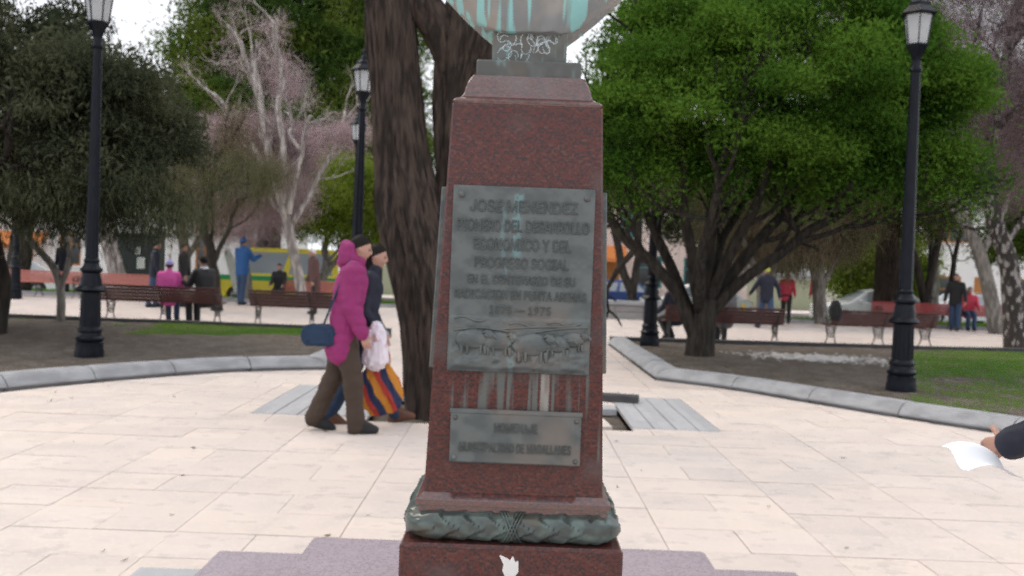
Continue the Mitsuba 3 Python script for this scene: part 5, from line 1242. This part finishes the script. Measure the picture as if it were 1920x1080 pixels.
    if hair:
        M = hm_.scale((1.07, 1.06, 1.06)).trim_by_plane((0, -0.60, 0.80), 0.012)
        if longhair:
            M = M + hull([((0, -0.055, 0.02), 0.078), ((0, -0.07, -0.16), 0.07), ((0, -0.075, -0.26), 0.05)], seg)
        part(k, 'hair', world(unman(headx(M))), hair, smooth=50)
    if hat:
        M = hm_.scale((1.16, 1.14, 1.15)).trim_by_plane((0, -0.25, 0.95), hatcut)
        part(k, 'hat', world(unman(headx(M + hull([((0, 0, 0.125), 0.03)], seg)))), hat, smooth=50)
    if hood:
        M = hull([(up((0, -0.085, 1.47)), 0.075), (up((0.06, -0.03, 1.49)), 0.06), (up((-0.06, -0.03, 1.49)), 0.06), (up((0, -0.10, 1.60)), 0.055), (up((0.055, -0.06, 1.585)), 0.05), (up((-0.055, -0.06, 1.585)), 0.05)], 14)
        part(k, 'hood', world(finish([M], e, 6)), hood, smooth=True)
    if collar:
        M = m3.Manifold.cylinder(0.05, 0.082, 0.070, 20).translate(tuple(map(float, up((0, 0.0, 1.455)))))
        part(k, 'collar', world(unman(M)), collar, smooth=40)
    if near:
        for sx in (-1, 1):
            c = m3.Manifold.sphere(0.0125, 16).translate((sx * 0.0285, 0.0815, 0.011))
            part(k, 'eye', world(unman(headx(c))), 'skin_eye', smooth=True)
    return k, {n: {a: joint(v) for a, v in J[n].items() if a not in ('foot', 'fd')} for n in 'LR'}

E_ = -math.pi / 2          # facing +x
lady, JL = person('elderly woman walking in a quilted magenta jacket and brown trousers', -1.36, 7.85, E_ + 0.15, 1.60, 0.13, (-0.16, 0.20), (0.26, 0.10), (-0.05, 0.10), (0.10, 0.10), (0.35, 0.45), top='magenta', legs='brown', shoe='black', hood='magenta', near=True, puff=0.010, hem=0.70, bulk=1.24, legw=1.22, head=(0.0, 0.12))
comp, JC = person('woman in a navy jacket walking close beside the magenta jacket', -1.27, 8.33, E_ + 0.05, 1.58, 0.10, (0.42, -0.22), (0.10, 0.26), (0.05, -0.05), (0.12, 0.12), (0.5, 0.75), top='navy', legs='bag_blue', shoe='shoe_brown', near=True, hem=0.78, bulk=1.06, head=(0.0, 0.1), longhair=True)

def sack(name, label, cat_, c, rx, ry, rz, bsdf, seed, hold=None, lump=0.25, taper=0.55, hstuff=None, tilt=0.0, sq=0.72):
    """A soft bag hanging from its handles."""
    k = thing(name, label, cat_)
    m = trimesh.creation.icosphere(subdivisions=4); u = m.vertices
    q = np.sign(u) * np.abs(u)**sq
    t = (u[:, 2] + 1) / 2
    s = 1 - (1 - taper) * t**1.6
    v = np.stack([q[:, 0] * rx * s, q[:, 1] * ry * s, q[:, 2] * rz], 1)
    v *= (1 + lump * (meshkit.fbm(u * 2.3 + seed, 3, seed) - 0.5))[:, None]
    v += (meshkit.fbm(u * np.array([7, 7, 2.0]) + seed, 2, seed + 1) - 0.5)[:, None] * u * 0.03
    m.vertices = v
    m = xf(m, 0, (0, 0, 0), ry=tilt)
    m.apply_translation(c)
    part(k, 'sack', m, bsdf, smooth=True)
    if hold is not None:
        top = np.array(c) + (0, 0, rz * 0.86)
        for dx in (-1, 1):
            a = top + (dx * rx * taper * 0.6, 0, 0)
            part(k, 'handle', tube(spline([a, (a + hold) / 2 + (dx * 0.02, 0, 0.0), hold], 10), 0.006, 6), hstuff or bsdf, smooth=True)
    return k
hc = JC['R']['wr'] + np.array((0.03, -0.02, -0.08))
sack('plastic_bag', 'white plastic bag carried between the magenta jacket and the twin trunks', 'bag', (-1.12, 8.02, 0.70), 0.115, 0.09, 0.20, 'plastic_white', 3, hc)
sack('striped_bag', 'orange red and navy striped cloth bag swinging below the white plastic bag', 'bag', (-1.08, 8.10, 0.34), 0.19, 0.085, 0.22, 'striped_cloth', 6, hc + (0.03, 0.03, 0), taper=0.62, tilt=-0.25)
k = sack('shoulder_bag', 'dark blue shoulder bag behind the magenta jacket', 'bag', (-1.53, 7.70, 0.80), 0.135, 0.06, 0.085, 'bag_blue', 9, None, taper=0.95, lump=0.08, sq=0.42)
sl = JL['R']['sh']
part(k, 'strap', tube(spline([(-1.50, 7.71, 0.89), sl + np.array((-0.12, -0.03, -0.16)), sl + np.array((-0.03, 0.0, 0.085)), sl + np.array((0.02, 0.14, 0.02))], 16), 0.010, 6), 'bag_blue', smooth=True)

# man at the right edge with a sheet of paper
mr, JM = person('person in dark clothes at the right edge holding out a white paper', 1.665, 2.50, 0.2, 1.62, 0.03, (0.05, -0.05), (0, 0.05), (0.0, 0.05), (0.12, 0.10), (1.20, 0.3), top='navy', legs='black', shoe='black', near=True, hem=0.80, bulk=1.04, curl=(0.4, 0.65))
print('paper hand', JM['L']['wr'], JM['R']['wr'])
hw = np.array(JM['L']['wr'])

def paper_sheet(c, a, b, bend):
    U, V = np.meshgrid(np.linspace(-1, 1, 18), np.linspace(-1, 1, 18))
    P = np.array(c) + U[..., None] * np.array(a) + V[..., None] * np.array(b) + (-(U**2) * bend + 0.01 * np.sin(4 * V))[..., None] * np.array((0, 0, 1.0))
    v = P.reshape(-1, 3); i = np.arange(17)[:, None] * 18; j = np.arange(17)[None]
    f = np.concatenate([np.stack([i + j, i + j + 1, i + 19 + j], -1).reshape(-1, 3), np.stack([i + j, i + 19 + j, i + 18 + j], -1).reshape(-1, 3)])
    v2 = v + (0, 0, 0.0006)
    return trimesh.Trimesh(np.vstack([v, v2]), np.vstack([f[:, ::-1], f + len(v)]), process=False)
PAPER = dict(c=(1.315, 2.66, 0.945))
one('paper_sheet', paper_sheet(PAPER['c'], (0.072, 0.012, -0.008), (0.0, 0.085, 0.024), 0.022), 'paper', 'white sheet of paper held out at the right edge of the frame', 'paper', smooth=True)

person('standing man in a navy jacket and jeans behind the first left bench', -9.15, 24.5, E_ + 0.4, 1.66, 0.05, (0.1, -0.1), (0.05, 0.1), top='navy', legs='denim', bulk=1.1)
person('person in a bright pink jacket and lilac cap sitting on the first left bench', -6.95, 19.42, 0.1, 1.55, 0.05, (1.45, 1.45), (1.45, 1.45), (0.5, 0.5), (0.2, 0.2), (0.6, 0.6), seat=0.52, top='pink', legs='denim', hat='lilac_wool', bulk=1.12)
person('dark clothed person standing beyond the pink jacket', -8.65, 25.2, E_, 1.62, top='black', legs='black')
person('man in black with a white collar sitting at the end of the first left bench', -6.22, 19.5, 0.9, 1.78, 0.12, (1.4, 1.3), (1.5, 1.35), (0.6, 0.8), (0.2, 0.2), (1.4, 1.6), seat=0.53, top='black', legs='black', collar='white_cloth', bulk=1.1)
person('man dressed in blue with a blue hat standing between the two left benches', -7.72, 27.4, -0.5, 1.86, 0.0, (0.06, -0.08), (0.02, 0.04), (0.5, 0.7), (0.15, 0.15), (1.2, 1.3), top='blue', legs='denim', hat='blue', bulk=1.12)
person('small dark clothed person sitting on the far bench with painted glare', -6.65, 27.45, math.pi, 1.5, 0.1, (1.4, 1.4), (1.4, 1.4), (0.5, 0.5), (0.1, 0.1), (0.8, 0.8), seat=0.50, top='black', legs='black')
person('white haired person in a brown coat standing behind the second bench', -5.0, 24.3, E_ - 2.6, 1.62, 0.1, (0.05, -0.05), (0.05, 0.05), top='coat_brown', legs='black', hair='hair_white', hem=0.62, bulk=1.14)
person('walker in a yellow cap and navy jacket under the brown trees', 6.72, 25.3, 0.3, 1.62, 0.05, (0.3, -0.3), (0.1, 0.3), (0.45, -0.35), (0.45, 0.45), (0.3, 0.3), top='navy', legs='denim', hat='lime_wool', hatcut=0.0, bulk=1.1)
person('grey haired person in a grey coat sitting behind the spreading tree trunk', 4.35, 19.5, 0.0, 1.5, 0.08, (1.45, 1.45), (1.45, 1.45), (0.4, 0.4), (0.2, 0.2), (0.7, 0.7), seat=0.48, top='grey_wool', legs='black', hair='hair_grey', bulk=1.16)
person('person in navy sitting with a leg tucked under the bench left of the tree trunk', 3.35, 19.55, 0.5, 1.58, 0.1, (1.4, 1.35), (2.1, 1.9), (0.4, 0.4), (0.2, 0.2), (0.7, 0.7), seat=0.49, top='navy', legs='black', bulk=1.08, head=(0.6, 0))
person('man in a dark jacket and jeans standing by the far red bench', 12.9, 27.9, 2.6, 1.62, 0.0, (0.10, -0.10), (0.05, 0.05), (0.15, 0.1), (0.3, 0.3), (0.3, 0.3), top='black', legs='denim', bulk=1.1)
person('long haired woman in a red top sitting on the far red bench', 13.62, 28.58, 2.9, 1.6, 0.05, (1.4, 1.4), (1.4, 1.4), (0.5, 0.5), (0.15, 0.15), (0.7, 0.7), seat=0.52, top='red_knit', legs='denim', longhair=True)

person('person in a red jacket standing at the promenade edge right of the yellow capped walker', 8.1, 28.3, 2.9, 1.5, 0.05, (0.1, -0.1), (0.05, 0.05), (0.3, 0.2), (0.2, 0.2), (0.6, 0.5), top='red_knit', legs='black')
person('person in a red jacket standing on the far lawn by the second brown tree', 9.75, 30.6, 2.4, 1.6, 0.05, (0.1, -0.1), (0.05, 0.05), top='red_knit', legs='denim')
person('dark clothed person standing far left beside the stout tree', -14.2, 30.4, 0.6, 1.66, 0.02, (0.1, -0.1), (0.05, 0.05), top='navy', legs='black')

# small things on the benches
sack('backpack', 'black backpack hung on the left arm of the bench behind the right lamp', 'backpack', (6.66, 19.72, 0.74), 0.13, 0.10, 0.21, 'black', 4, taper=0.7)
sack('paper_bag', 'small yellow bag standing on the bench beside the grey haired person', 'bag', (4.72, 19.50, 0.61), 0.06, 0.05, 0.19, 'yellow_paper', 2, taper=0.75)
